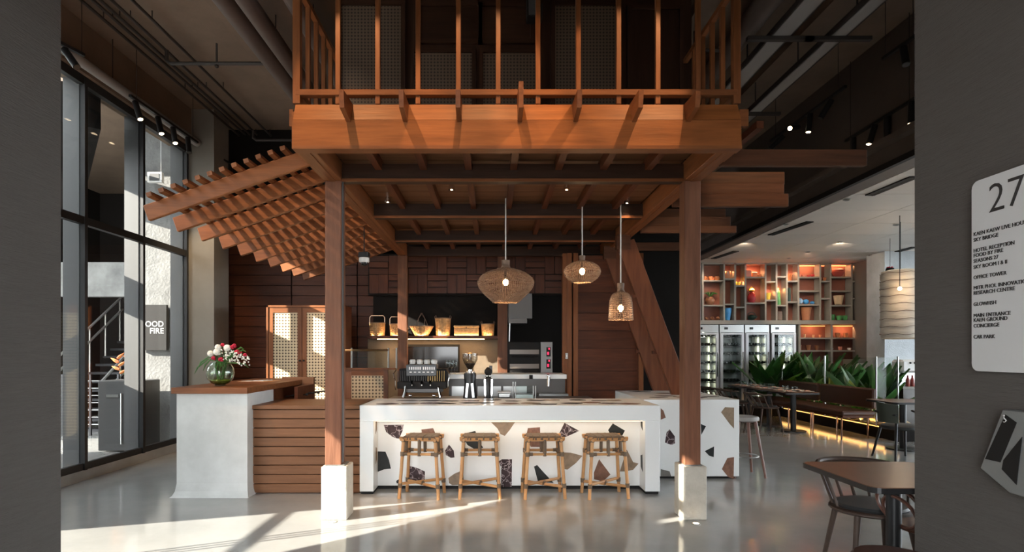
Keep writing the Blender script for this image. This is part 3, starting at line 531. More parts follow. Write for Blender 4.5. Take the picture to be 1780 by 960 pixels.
area('bar_led', (.19, YB+.06, BT-.18), (.19, YB+.16, 0), 2.8, .03, 1.0, (1, .78, .52))
chips(bar, YP2, [(0, [(268,236),(408,234),(398,280),(375,334),(330,320),(285,285)]), (1, [(530,268),(612,258),(638,320),(620,345),(540,340)]), (2, [(808,300),(905,278),(925,340),(960,395),(900,405),(850,375)]),
 (3, [(1015,218),(1180,218),(1145,270),(1110,312),(1080,300),(1060,262)]), (1, [(1270,258),(1355,252),(1358,390),(1290,388),(1260,310)]), (2, [(225,420),(280,422),(305,480),(318,540),(270,545),(225,563)]),
 (0, [(445,520),(500,535),(555,560),(553,635),(440,625),(436,560)]), (2, [(355,625),(395,600),(398,642),(358,642)]), (0, [(695,415),(722,372),(755,415),(760,462),(735,465),(700,445)]), (3, [(718,605),(760,575),(820,550),(825,650),(745,655),(722,640)]),
 (0, [(1065,490),(1090,475),(1160,475),(1158,665),(1085,668),(1085,530)]), (2, [(1313,525),(1335,515),(1375,560),(1450,640),(1340,630)])], 600, 680, 4)
chips(bar, YP2, [(0, [(262,355),(300,278),(340,300),(395,330),(340,355),(285,378)]), (2, [(580,325),(610,282),(688,328),(665,370),(600,365)]), (3, [(292,468),(340,470),(415,490),(375,535),(320,578),(290,575)]), (1, [(488,600),(522,512),(595,610),(545,655),(490,640)]), (3, [(655,590),(700,450),(740,530),(775,540),(740,580),(690,590)])], 900, 660, 3.693)
def topchips(parent, x0, x1, y0, y1, n, z):
    for k in range(n):
        cx = x0+(x1-x0)*(k+.5)/n+random.uniform(-.04, .04); cy = random.uniform(y0, y1); m = random.randint(5, 7); a0 = random.random()*6
        ps = [(cx+random.uniform(.08, .16)*math.cos(a0+2*PI*i/m), cy+random.uniform(.05, .11)*math.sin(a0+2*PI*i/m), z-.003) for i in range(m)]
        MB().prism(ps, (0, 0, .005)).build('stone_chip', stone[random.choice((0, 1, 2, 2, 3, 4))], parent)
topchips(bar, BL+.15, BR-.15, YB+.14, 6.42, 13, BT); topchips(bar, BL+.3, BR-.2, 6.58, 6.82, 11, BT)
for xx, zz in ((BL+.1455, .62), (BL+.1455, .30), (BR-.1555, .66), (BR-.1555, .22)): MB().prism([(xx-.002, YB+.10, zz), (xx-.002, YB+.17, zz+.04), (xx-.002, YB+.18, zz+.16), (xx-.002, YB+.11, zz+.18)], (.004, 0, 0)).build('stone_chip', stone[2 if xx > 0 else 3], bar)
isl = thing('bar_island', (2.35, 7.5, 0), 'white rear island counter with stone chips right of the bar', 'bar counter')
MB().box(1.79, 2.92, 6.79, 8.35, .03, BT).build('body', M['white'], isl, bevel=.004); MB().box(1.81, 2.90, 6.82, 8.3, 0, .03).build('plinth', M['blackm'], isl)
chips(isl, 6.79, [(1, [(918,185),(935,200),(950,245),(918,258)]), (0, [(945,405),(955,340),(975,320),(1008,365),(1010,410),(985,420)]), (2, [(1175,285),(1208,300),(1178,355)]), (2, [(1200,460),(1260,430),(1258,498),(1230,490)]), (3, [(1305,210),(1330,178),(1388,180),(1388,315),(1360,285)]), (1, [(1310,575),(1345,505),(1388,498),(1385,640),(1350,625)]), (4, [(918,575),(975,590),(985,622),(918,622)])], 900, 660, 3.693)
topchips(isl, 1.95, 2.8, 6.95, 7.4, 5, BT); topchips(isl, 1.95, 2.8, 7.5, 8.2, 5, BT)
# timber clad section between desk and bar
cl = thing('clad_counter', (-1.97, 6.4, 0), 'counter front of horizontal brown boards between concrete desk and bar', 'counter')
for k in range(9): MB().box(-2.56, BL-.01, 6.09+.004*(k % 2), 6.13, .008+k*.0985, .0985*(k+1)).build('board', M['clad'], cl, bevel=.003)
MB().box(-2.56, BL-.01, 6.07, 6.9, .895, .935).build('counter_top', M['clad'], cl, bevel=.003); MB().box(-2.55, BL-.02, 6.13, 6.85, 0, .89).build('carcass', M['dark'], cl)
# concrete reception desk
ds = thing('concrete_desk', (-2.88, 6.3, 0), 'pale concrete reception desk with thick brown timber top', 'desk')
x0, x1 = X(307, 5.95), X(430, 5.95)
prof = [(0, .05), (.02, .03), (.06, .012), (.14, 0), (1.07, 0)]
b = MB(); vs_ = []
for z, fl in prof: vs_.append([(x0-fl, 5.95-fl, z), (x1+fl*.6, 5.95-fl, z), (x1+fl*.6, 6.66, z), (x0-fl, 6.66, z)])
fs_ = [(3, 2, 1, 0)]+[(i*4+k, i*4+(k+1) % 4, i*4+4+(k+1) % 4, i*4+4+k) for i in range(4) for k in range(4)]+[(16, 17, 18, 19)]
b.add([p for r_ in vs_ for p in r_], fs_).build('body', M['conc'], ds)
MB().box(x0-.03, x1+.02, 5.9, 8.0, 1.07, 1.134).build('desk_top', M['tx'], ds, bevel=.003); MB().box(x0+.05, x1-.02, 6.66, 7.95, 0, 1.07).build('rear_body', M['dx'], ds)
pn = thing('guest_book', W(455, 664, 7.0), 'open white papers lying on the timber desk top', 'papers'); c = Vector((X(452, 7.2), 7.2, 1.136))
for k in range(2): MB().beam(c+Vector((-.13+k*.15, -.1, .006*k)), c+Vector((-.10+k*.15, .12, .006*k)), .13, .008).build('sheet', M['porc'], pn)
MB().box(c.x-.22, c.x+.2, c.y-.14, c.y+.16, 1.1345, 1.137).build('folder', M['rattan'], pn)
cb = thing('service_cabinet', (-2.1, 7.6, 0), 'low brown service cabinet with black tools behind the desk', 'cabinet')
MB().box(X(490, 7.6), X(545, 7.6), 7.6, 7.66, .3, Z(656, 7.6)).build('back_panel', M['clad'], cb); MB().box(X(545, 7.6)-.04, X(545, 7.6), 6.98, 7.6, .3, Z(668, 7.6)).build('side_panel', M['dx'], cb); MB().box(X(490, 7.6), X(545, 7.6)-.04, 6.98, 7.6, 0, .93).build('carcass', M['dx'], cb)
for k in range(4):
    a = Vector((-2.62+.1*k, 7.1+.12*k, .945+.012*k)); t = MB().tube([a, a+Vector((.28, .1+.03*k, .02))], .008, 6).ball(a+Vector((.3, .11+.03*k, .022)), .02, 8).build('serving_spoon', M['black'])
    tag(t, ['black serving spoon nearest the desk corner', 'second black serving spoon on the service cabinet', 'third black serving spoon on the service cabinet', 'rearmost black serving spoon on the service cabinet'][k], 'utensil', 'black spoons')
# flower bowl
vc = W(383, 0, 6.2); vc.z = 1.134
va = thing('flower_vase', vc, 'round clear glass bowl vase on the timber desk top', 'vase')
pr = [(.05, .012), (.09, .03), (.128, .075), (.143, .14), (.132, .2), (.1, .245), (.085, .262)]
MB().lathe(pr+[(r_-.004, z) for r_, z in reversed(pr)], vc, 28).build('bowl', M['vase'], va, smooth=True); MB().lathe([(.062, 0), (.062, .006), (.045, .014)], vc, 20).build('foot', M['vase'], va, smooth=True)
water = mat('green_water', (.10, .13, .02), .1, spec=.6, var=.4, nscale=18)
MB().lathe([(.046, .018), (.085, .034), (.108, .06), (.10, .072)], vc, 20).build('water', water, va, smooth=True)
for k in range(9): a = R(40*k); MB().tube([vc+Vector((.03*math.cos(a), .03*math.sin(a), .06)), vc+Vector((.07*math.cos(a+1), .06*math.sin(a+1), .25))], .005, 5).build('stem', M['green'], va)
fw = mat('white_petals', (.82, .82, .76), .7, bump=.8, bscale=60); fr_ = mat('red_petals', (.55, .012, .05), .6, var=.3, nscale=40, bump=.8, bscale=60)
def fl(px, py, r_, m_, nm, l, grp, dy=0):
    c = W(px, py, 6.2+dy); t = thing(nm, vc+Vector((0, 0, .22)), l, 'flower', grp); MB().tube([vc+Vector((0, 0, .2)), (vc+Vector((0, 0, .3))+c)/2, c], .004, 5).build('stem', M['green'], t)
    if nm.startswith('white'): b = MB().ball(c, r_, 14)
    else:
        b = MB()
        for k in range(7): a = k*2.4; b.ball(c+Vector((math.cos(a)*r_*.45, math.sin(a)*r_*.45, (k % 3-1)*r_*.3)), r_*.55, 7)
    b.build('bloom', m_, t, smooth=True)
for px, py, r_, l in ((366, 615, .034, 'white pompon flower at the left edge of the bouquet'), (377, 612, .037, 'white pompon flower second from left, the lower one'), (379, 604, .033, 'white pompon flower near the top left of the bouquet'), (395, 605, .037, 'white pompon flower at the top centre of the bouquet')): fl(px, py, r_, fw, 'white_pompon', l, 'white pompons', -.04)
for px, py, r_, l in ((387, 600, .024, 'red carnation at the top of the bouquet'), (371, 623, .026, 'red carnation below the left pompon'), (384, 625, .030, 'dark red carnation at the bowl rim'), (403, 604, .026, 'red carnation right of the top pompon'), (407, 601, .026, 'red carnation on the upper right'), (412, 612, .030, 'largest red carnation on the right side'), (418, 612, .018, 'small red carnation right of the largest one'), (426, 617, .022, 'red carnation at the far right of the bouquet'), (378, 606, .014, 'tiny red bud between the white pompons')): fl(px, py, r_, fr_, 'red_carnation', l, 'red carnations', -.03)
b = MB()
for k in range(130):
    u = random.random(); px = 388+40*u+random.uniform(-9, 9); py = 613+16*u+random.uniform(-8, 10); b.ball(W(px, py, 6.2+random.uniform(-.1, .06)), random.uniform(.006, .011), 5)
tag(b.build('gypsophila', fw), 'spray of tiny white filler blossoms on the right of the bouquet', 'flowers', kind='stuff')
lf = thing('leaf_spray', vc+Vector((0, 0, .2)), 'drooping slim green leaves on the left of the bouquet', 'leaves')
for k, (px, py) in enumerate(((338, 650), (344, 640), (353, 645), (432, 640), (424, 607), (428, 612))):
    e = W(px, py, 6.15); m_ = (vc+Vector((0, 0, .26))+e)/2+Vector((0, 0, .09 if px < 400 else .02)); MB().tube([vc+Vector((0, 0, .25)), m_, e*.75+m_*.25+Vector((0, 0, .03)), e], [.003, .008, .009, .002], 5).build('leaf', M['green'], lf)
# ================================================================ rattan bar stools
pr0 = thing('bar_stool', (0, 0, 0), 'x', 'stool', 'rattan bar stools'); H = .615
feet = [(-.205, -.15), (.205, -.15), (.205, .15), (-.205, .15)]; tops = [(-.165, -.12), (.165, -.12), (.165, .12), (-.165, .12)]
def lp(i, z): f_ = z/H; return Vector((feet[i][0]+(tops[i][0]-feet[i][0])*f_, feet[i][1]+(tops[i][1]-feet[i][1])*f_, z))
for i in range(4): MB().tube([lp(i, 0), lp(i, H)], .017, 10).build('leg', M['rattan'], pr0, smooth=True)
for (i, j) in ((0, 1), (1, 2), (2, 3), (3, 0)):
    for z, e in ((H-.015, .035), (.455, 0)):
        a, b_ = lp(i, z), lp(j, z); d = (b_-a).normalized()*e; MB().tube([a-d, b_+d], .014, 8).build('rail', M['rattan'], pr0, smooth=True)
    for z in (H-.015, .455, .135):
        a = lp(i, z); MB().tube([a+Vector((0, 0, -.022)), a+Vector((0, 0, .022))], .022, 10).build('binding', M['bind'], pr0, smooth=True)
    a, b_ = lp(i, .455), lp(j, .455); d = (b_-a).normalized()
    for q in (a+d*.03, b_-d*.03): MB().tube([q-d*.022, q+d*.022], .018, 8).build('binding', M['bind'], pr0, smooth=True)
    m_ = (lp(i, .455)+lp(j, .455))/2; m2 = (lp(i, H)+lp(j, H))/2; MB().tube([m_-Vector((0, 0, .02)), m2], .018, 8).build('centre_strut', M['bind'], pr0, smooth=True)
MB().tube([lp(0, .15), lp(2, .15)], .015, 8).build('cross_stretcher', M['rattan'], pr0, smooth=True); MB().tube([lp(1, .125), lp(3, .125)], .015, 8).build('cross_stretcher', M['rattan'], pr0, smooth=True)
MB().tube([(-.01, -.01, .137), (.01, .01, .139)], .026, 8).build('binding', M['bind'], pr0)
MB().box(-.172, .172, -.14, .14, H-.002, H+.022).build('seat_pad', M['seat'], pr0, bevel=.012)
for k in range(4): x = -.12+.08*k; MB().tube([(x, -.146, H-.012), (x, -.143, H+.012), (x, -.12, H+.021), (x, .12, H+.021), (x, .143, H+.012), (x, .146, H-.012)], .006, 6).build('seat_strap', M['bind'], pr0, smooth=True)
for y in (-.125, .125): MB().tube([(-.205, y, H), (.205, y, H)], .016, 8).build('seat_pole', M['rattan'], pr0, smooth=True)
for k in range(4): MB().tube([(-.10+.066*k, -.125, H-.0), (-.085+.066*k, -.125, H)], .0195, 8).build('binding', M['bind'], pr0, smooth=True)
for k, (px, rz, l) in enumerate(((734, R(-7), 'rattan bar stool at the left end of the bar'), (834, R(1), 'second rattan bar stool from the left'), (944, R(3), 'third rattan bar stool from the left'), (1051, R(6), 'rattan bar stool at the right end of the bar'))):
    o = pr0 if k == 0 else dup(pr0); o.location = (X(px, 6.0), 6.0, 0); o.rotation_euler = (0, 0, rz); o['label'] = l
# ================================================================ wicker pendants
def pendant(px, ys, prof, Y, l, lamp, e, n=52, rings=26):
    zc = Z(lamp, Y); x = X(px, Y); t = thing('wicker_pendant', (x, Y, Z(ys, Y)), l, 'pendant lamp', 'wicker pendants over the bar')
    MB().tube([(x, Y, Z(prof[0][1], Y)), (x, Y, 3.235)], .007, 8).build('cord', M['cord'], t)
    P = [(r_*Y/F, Z(py, Y)) for r_, py in prof]
    def at(u):
        u *= len(P)-1; i = min(int(u), len(P)-2); f_ = u-i
        pm, p0, p1, p2 = P[max(i-1, 0)], P[i], P[i+1], P[min(i+2, len(P)-1)]
        return [.5*((2*p0[k])+(p1[k]-pm[k])*f_+(2*pm[k]-5*p0[k]+4*p1[k]-p2[k])*f_*f_+(3*p0[k]-pm[k]-3*p1[k]+p2[k])*f_**3) for k in (0, 1)]
    b = MB()
    for k in range(n):
        a = 2*PI*k/n; b.tube([(x+at(u/16)[0]*math.cos(a), Y+at(u/16)[0]*math.sin(a), at(u/16)[1]) for u in range(17)], .0038, 4, caps=False)
    b.build('rib_weave', M['wick'], t, smooth=True)
    b = MB()
    for j in range(rings+1):
        r_, z = at(j/rings); m_ = 40; b.tube([(x+(r_+(.004 if k % 2 else -.002))*math.cos(2*PI*k/m_), Y+(r_+(.004 if k % 2 else -.002))*math.sin(2*PI*k/m_), z+random.uniform(-.004, .004)) for k in range(m_)], .0032, 4, closed=True)
    b.build('ring_weave', M['wick'], t)
    z0 = P[0][1]; MB().lathe([(P[0][0]+.006, z0-.05), (P[0][0]+.008, z0), (.01, z0+.004)], (x, Y, 0), 14).build('neck', M['wick'], t, smooth=True)
    MB().tube([(x, Y, z0), (x, Y, zc+.05)], .014, 8).build('lamp_holder', M['blackm'], t); MB().ball((x, Y, zc), .032, 12, 1.25).build('bulb', M['glow'], t, smooth=True)
    point('pendant_lamp', (x, Y, zc-.055), e, (1, .66, .36), .03)
pendant(879, 526, [(6, 453), (7, 465), (16, 468.5), (29, 472.5), (41, 479), (49, 490), (46, 501), (38, 511), (29, 519), (22, 526)], 6.5, 'largest wicker pendant, wide onion shape over the bar', 491, 5, 76, 40)
pendant(1012, 491, [(4, 445), (5, 454), (17, 457), (28, 464), (31.5, 473), (27, 483), (19, 489), (16, 491)], 6.5, 'small flattened wicker pendant hanging highest', 472, 4)
pendant(1079, 555, [(5, 493), (6, 507), (14, 512), (18.5, 522), (20, 536), (20.5, 548), (21, 556)], 6.5, 'bell shaped wicker pendant hanging lowest on the right', 536, 4, 42, 22)
# ================================================================ rattan cupboard and low screen
y = 8.75
rc = thing('rattan_cupboard', (X(530, y), y+.15, 0), 'tall brown cupboard with two pale cane webbing doors', 'cupboard')
xa, xb, zt = X(463, y), X(600, y), Z(531, y)
MB().box(xa, xb, y+.03, y+.4, 0, zt).build('carcass', M['dx'], rc)
for a, b_ in ((xa, xa+.03), (xb-.03, xb)): MB().box(a, b_, y-.01, y+.03, .05, zt).build('frame_post', M['tz'], rc)
MB().box(xa, xb, y-.01, y+.03, zt-.03, zt+.0).build('frame_head', M['tx'], rc)
xm = X(525, y)
for a, b_ in ((xa+.035, xm-.004), (xm+.004, xb-.035)):
    d = MB().box(a+.065, b_-.065, y+.012, y+.024, .15, zt-.11).build('door', M['cane'], rc)
    for q in ((a, a+.065, .08, zt-.04), (b_-.065, b_, .08, zt-.04)): MB().box(q[0], q[1], y, y+.028, q[2], q[3]).build('door_stile', M['tz'], d)
    for q in ((.08, .15), (zt-.11, zt-.04)): MB().box(a+.065, b_-.065, y, y+.028, *q).build('door_rail', M['tx'], d)
    s = xm+(-.03 if a < xm-.1 else .03); MB().ball((s, y-.015, Z(627, y)), .016, 8).build('knob', M['black'], d)
y = 7.85
ls = thing('cane_screen', (X(645, y), y, 0), 'low brown screen with cane webbing and a metal rail above it', 'screen')
xa, xb, zt = X(603, y), X(674, y), Z(643, y)
MB().box(xa+.06, xb-.06, y+.005, y+.02, .3, zt-.08).build('cane_panel', M['canel'], ls)
for a, b_ in ((xa-.2, xa+.06), (xb-.06, xb)): MB().box(a, b_, y, y+.04, 0, zt).build('stile', M['pz'], ls)
for q in ((0, .3), (zt-.08, zt)): MB().box(xa+.06, xb-.06, y, y+.04, *q).build('rail', M['tx'], ls)
MB().box(xa-.2, xb+.1, y-.02, y+.05, zt, zt+.025).build('cap', M['tx'], ls)
br = mat('brass', (.55, .40, .22), .3, metal=1)
for px in (611, 675, 689): MB().tube([(X(px, y), y+.01, zt+.02), (X(px, y), y+.01, Z(605, y))], .012, 8).build('metal_post', M['steel'], ls)
MB().tube([(xa-.2, y+.01, Z(609, y)), (X(675, y), y+.01, Z(609, y))], .014, 8).build('metal_rail', br, ls)
MB().box(X(612, y), X(674, y), y+.008, y+.014, zt+.03, Z(611, y)).build('glass_infill', M['gl'], ls)
# ================================================================ basket shelf
y = 9.35; zs = Z(584, y)
sh = thing('basket_shelf', (X(750, y), 9.5, zs), 'dark wall shelf with glowing strip light under it', 'shelf')
MB().box(X(638, y), X(868, y), y, 9.64, zs-.045, zs).build('board', M['dx'], sh); MB().box(X(655, y), X(842, y), y+.04, y+.055, zs-.06, zs-.046).build('led_strip', M['led'], sh)
area('shelf_led', (X(750, y), y+.07, zs-.07), (X(750, y), y+.14, 0), 1.7, .03, 5, (1, .62, .3)); area('shelf_up_led', (X(750, y), y+.012, zs+.006), (X(750, y), y+.1, zs+.3), 2.0, .012, 3.5, (1, .62, .3))
yb = 9.47
def basket(px, wpx, ytop, l, kind):
    x = X(px, yb); r_ = wpx/2*yb/F; h = Z(ytop, yb)-zs; t = thing('woven_basket', (x, yb, zs), l, 'basket', 'baskets on the kitchen shelf'); c = Vector((x, yb, zs+.002)); n = 14
    if kind == 'box':
        MB().box(x-r_, x+r_, yb-.1, yb+.1, zs+.002, zs+h*.78).build('body', M['bask'], t, bevel=.01); MB().box(x-r_-.008, x+r_+.008, yb-.11, yb+.11, zs+h*.78, zs+h).build('lid', M['bask'], t, bevel=.012); MB().ball((x, yb-.115, zs+h*.75), .014, 8).build('toggle', M['bind'], t); return
    f0 = {'cyl': .94, 'boat': .55, 'tall': .88, 'round': .9}[kind]
    prof = []
    for k in range(n+1): u = k/n; prof.append((r_*(f0+(1-f0)*u)*(1+.025*(k % 2)), h*u))
    MB().lathe([(.01, 0)]+prof+[(prof[-1][0]-.012, h), (prof[0][0]-.012, .012), (.01, .012)], c, 22).build('body', M['bask'], t, smooth=False)
    b = MB()
    for k in range(22): a = 2*PI*k/22; b.tube([c+Vector((prof[0][0]*math.cos(a), prof[0][0]*math.sin(a), 0)), c+Vector((prof[-1][0]*1.01*math.cos(a), prof[-1][0]*1.01*math.sin(a), h))], .004, 4)
    b.build('stakes', M['bask'], t)
    MB().tube([c+Vector((r_*1.02*math.cos(2*PI*k/24), r_*1.02*math.sin(2*PI*k/24), h)) for k in range(24)], .009, 6, closed=True).build('rim', M['wick'], t)
    if kind == 'cyl': MB().tube([c+Vector((r_, 0, h)), c+Vector((r_, 0, h+.09)), c+Vector((r_*.8, 0, h+.12)), c+Vector((-r_*.8, 0, h+.12)), c+Vector((-r_, 0, h+.09)), c+Vector((-r_, 0, h))], .006, 6).build('handle', M['wick'], t)
    if kind == 'boat':
        for d in (-.03, .03): MB().tube([c+Vector((-r_*.4+d, 0, h)), c+Vector((-r_*.28, 0, h+.13)), c+Vector((d*.3, 0, h+.22)), c+Vector((r_*.28, 0, h+.13)), c+Vector((r_*.4+d, 0, h))], .006, 6).build('handle', M['wick'], t)
    if kind in ('round', 'tall'):
        for s in (-1, 1): MB().tube([c+Vector((s*r_, 0, h*(.8 if kind == 'tall' else .95))), c+Vector((s*r_*1.1, 0, h+.03)), c+Vector((s*r_*.95, 0, h+.05)), c+Vector((s*r_*.85, 0, h))], .005, 6).build('handle', M['wick'], t)
basket(656, 26, 562, 'round woven basket with a bail handle at the left end of the shelf', 'cyl'); basket(690, 24, 564, 'woven basket with bail handle half hidden by the timber post', 'cyl'); basket(733, 40, 568, 'shallow flared basket with a tall hoop handle', 'boat')
basket(770, 26, 554, 'tallest tapered woven basket on the kitchen shelf', 'tall'); basket(811, 42, 566, 'rectangular woven box with lid on the kitchen shelf', 'box'); basket(848, 22, 564, 'small round orange basket at the right end of the shelf', 'round')
# dark framed pass window under the shelf
y = 9.6; t = thing('glazed_screen', (X(752, y), y, Z(648, y)), 'dark framed glossy screen on the wall under the shelf', 'screen')
MB().box(X(706, y), X(799, y), y, y+.03, Z(648, y), Z(599, y)).build('glass', M['screen'], t)
for q in ((706, 799, 599, 603), (706, 799, 645, 648), (706, 709, 603, 645), (796, 799, 603, 645)): MB().box(X(q[0], y), X(q[1], y), y-.02, y, Z(q[3], y), Z(q[2], y)).build('frame', M['blackm'], t)
# ================================================================ work counters and machines behind the bar
wt = thing('steel_worktop', (.1, 7.4, 0), 'dark steel work counter directly behind the white bar', 'counter')
MB().box(-1.32, 1.3, 6.98, 7.75, .87, .905).build('top', M['dsteel'], wt, bevel=.003); MB().box(-1.3, 1.28, 7.02, 7.7, 0, .87).build('carcass', M['blackm'], wt)
ps = thing('pass_counter', (.2, 8.5, 0), 'raised pass counter with white edge in front of the oven', 'counter'); y = 8.3
MB().box(X(777, y), X(985, y), y, 8.95, Z(659, y), Z(651, y)).build('top', M['white'], ps, bevel=.003); MB().box(X(780, y), X(983, y), y+.06, 8.9, 0, Z(659, y)).build('body', M['dsteel'], ps)
MB().box(X(935, y), X(984, y), y-.25, y, 0, Z(684, y-.1)).build('sink_unit', M['steel'], ps); MB().box(X(920, y), X(926, y), y-.012, y, Z(659, y), Z(652, y)).build('edge_clip', M['blackm'], ps)
for k in range(3): MB().box(X(785+k*45, y), X(826+k*45, y), y+.05, y+.06, .45, 1.0).build('drawer_front', M['steel'], ps)
tp = thing('beer_tap', W(954, 690, 8.0), 'slim chrome tap hanging at the right end of the pass counter', 'tap')
MB().tube([W(955, 664, 8.2), W(955, 655, 8.1), W(953, 654, 8.0), W(953, 672, 8.0)], [.012, .012, .016, .014], 8).build('spout', M['chrome'], tp, smooth=True); MB().ball(W(953, 653, 8.0), .02, 8).build('knob', M['chrome'], tp)
gs = thing('glass_rinser', (X(912, 7.4), 7.4, .905), 'clear glass splash box with steel posts on the worktop', 'splash guard'); y = 7.35
for px in (892, 896, 927, 931): MB().tube([(X(px, y), y, .905), (X(px, y), y, Z(664 if px < 900 else 671, y))], .008, 8).build('post', M['steel'], gs)
MB().box(X(897, y), X(926, y), y-.004, y+.004, .91, Z(671, y)).build('pane', M['gl'], gs); MB().box(X(895, y), X(928, y), y+.05, y+.3, .905, Z(687, y)).build('tray', M['steel'], gs)
t = thing('steel_container', (X(875, 7.5), 7.5, .905), 'low steel food container beside the bottle grinder', 'container'); MB().box(X(866, 7.5), X(887, 7.5), 7.45, 7.65, .905, Z(683, 7.5)).build('tub', M['steel'], t, bevel=.01); MB().box(X(865, 7.5), X(888, 7.5), 7.44, 7.66, Z(683, 7.5), Z(681, 7.5)).build('lid', M['porc'], t)
# espresso machine
y = 7.3; em = thing('espresso_machine', (X(733, y), y+.15, .905), 'large black espresso machine with chrome legs and cups on top', 'coffee machine')
def E(px0, px1, py0, py1, ya, yb_, nm, m_, bv=.006): return MB().box(X(px0, y), X(px1, y), ya, yb_, Z(py1, y), Z(py0, y)).build(nm, m_, em, bevel=bv)
E(690, 776, 664, 676, y, y+.45, 'lower_body', M['blackm']); E(691, 775, 642, 664, y+.12, y+.45, 'back_body', M['blackm']); E(706, 758, 634, 654, y+.0, y+.3, 'upper_body', mat('machine_grey', (.045, .05, .055), .4)); E(700, 766, 676, 684, y+.08, y+.4, 'base_tray', M['dsteel'])
bz = mat('bronze_mesh', (.50, .33, .15), .35, metal=.8)
for k in range(21): MB().tube([W(692+k*4, 663, y+.11), W(692+k*4, 645, y+.11)], .008, 6).build('grille_bar', bz if k > 12 else M['dsteel'], em)
for k in range(12): E(711+k*3.7+(2 if k > 5 else 0), 713+k*3.7+(2 if k > 5 else 0), 638, 643, y-.006, y, 'vent_slot', M['porc'], 0)
for k in range(6): E(712+k*7.5, 716+k*7.5, 646.5, 648, y-.006, y, 'button', M['porc'], 0)
for s, px in ((-1, 705), (1, 762)):
    MB().tube([W(px, 672, y), W(px+s*1, 680, y-.02), W(px+s*4, 691, y-.03)], [.018, .012, .02], 8).build('leg', M['chrome'], em, smooth=True); MB().ball(W(px+8*(-s if s > 0 else 1), 688, y-.06), .022, 10).build('foot_cap', M['chrome'], em, smooth=True)
for px, s in ((689, -1), (777, 1)): MB().tube([W(px, 643, y), W(px+s*5, 650, y-.03), W(px+s*2, 662, y-.05), W(px+s*2, 672, y-.04), W(px+s*1, 678, y-.03)], .006, 6).build('steam_wand', M['chrome'], em)
for px in (716, 733, 748): MB().tube([W(px, 664, y+.02), W(px, 668, y-.02), W(px, 670, y-.1)], [.02, .02, .009], 8).build('group_head', M['chrome'], em)
for k in range(4):
    x = 715+12.7*k; zc = Z(634, y); c = (X(x, y), y+.12, zc)
    tag(MB().lathe([(.02, 0), (.036, .005), (.043, .05), (.039, .05), (.03, .012), (.004, .01)], c, 16).lathe([(.02, .05), (.034, .054), (.036, .06), (.02, .064), (.004, .06)], c, 14).build('coffee_cup', M['porc'], smooth=True), ['leftmost', 'second', 'third', 'rightmost'][k]+' white cup stack on the espresso machine'+('' if k in (0, 3) else ' from the left'), 'cup', 'cups on the espresso machine')
gr = thing('coffee_grinder', (X(817, y), y, .905), 'black coffee grinder with a clear bean hopper', 'grinder'); c = Vector((X(817, y), y, .905))
MB().lathe([(.085, 0), (.088, .01), (.07, .2), (.078, .3), (.074, .325)], c, 18).build('body', M['black'], gr, smooth=True)
for s in (-1, 1): MB().beam(c+Vector((s*.045, -.075, .02)), c+Vector((s*.028, -.07, .2)), .03, .012, (0, -1, 0)).build('side_trim', M['steel'], gr)
MB().lathe([(.06, .325), (.062, .35), (.03, .355), (.03, .372)], c, 16).build('collar', M['chrome'], gr, smooth=True)
hp = [(.028, .372), (.035, .38), (.085, .47), (.095, .5), (.095, .57)]; MB().lathe(hp+[(r_-.004, z) for r_, z in reversed(hp)], c, 22).build('hopper', M['hop'], gr, smooth=True); MB().lathe([(.025, .376), (.03, .382), (.068, .45), (.01, .455)], c, 18).build('beans', M['bean'], gr, smooth=True)
MB().lathe([(.096, .57), (.096, .58), (.02, .585)], c, 20).build('hopper_lid', M['gl'], gr)
g2 = thing('small_grinder', (X(849, y), y, .905), 'slim black and chrome grinder right of the coffee grinder', 'grinder'); c = Vector((X(849, y), y, .905))
MB().lathe([(.058, 0), (.06, .01), (.055, .24), (.045, .26)], c, 16).build('body', M['black'], g2, smooth=True)
for s in (-1, 1): MB().beam(c+Vector((s*.04, -.045, .02)), c+Vector((s*.045, -.04, .25)), .022, .02, (0, -1, 0)).build('side_trim', M['chrome'], g2); MB().ball(c+Vector((s*.02, -.02, .29)), .02, 10).build('knob', M['chrome'], g2, smooth=True)
MB().lathe([(.035, .26), (.03, .3), (.05, .33), (.05, .36), (.02, .4)], c, 14).build('cap', M['blackm'], g2, smooth=True); MB().box(c.x+.01, c.x+.05, c.y-.02, c.y+.02, c.z+.36, c.z+.42).build('dosing_lever', M['black'], g2)
for k, (px, h) in enumerate(((779, 46), (785, 44), (790, 46))):
    tag(MB().lathe([(.025, 0), (.004, .01), (.004, .08), (.035, .11), (.04, .16), (.03, .2)], W(px, 650, 8.45), 14).build('wine_glass', M['gl'], smooth=True), ['stemmed glass left of the grinder hopper', 'middle stemmed glass behind the espresso machine', 'stemmed glass nearest the grinder hopper'][k], 'glass', 'stemmed glasses')
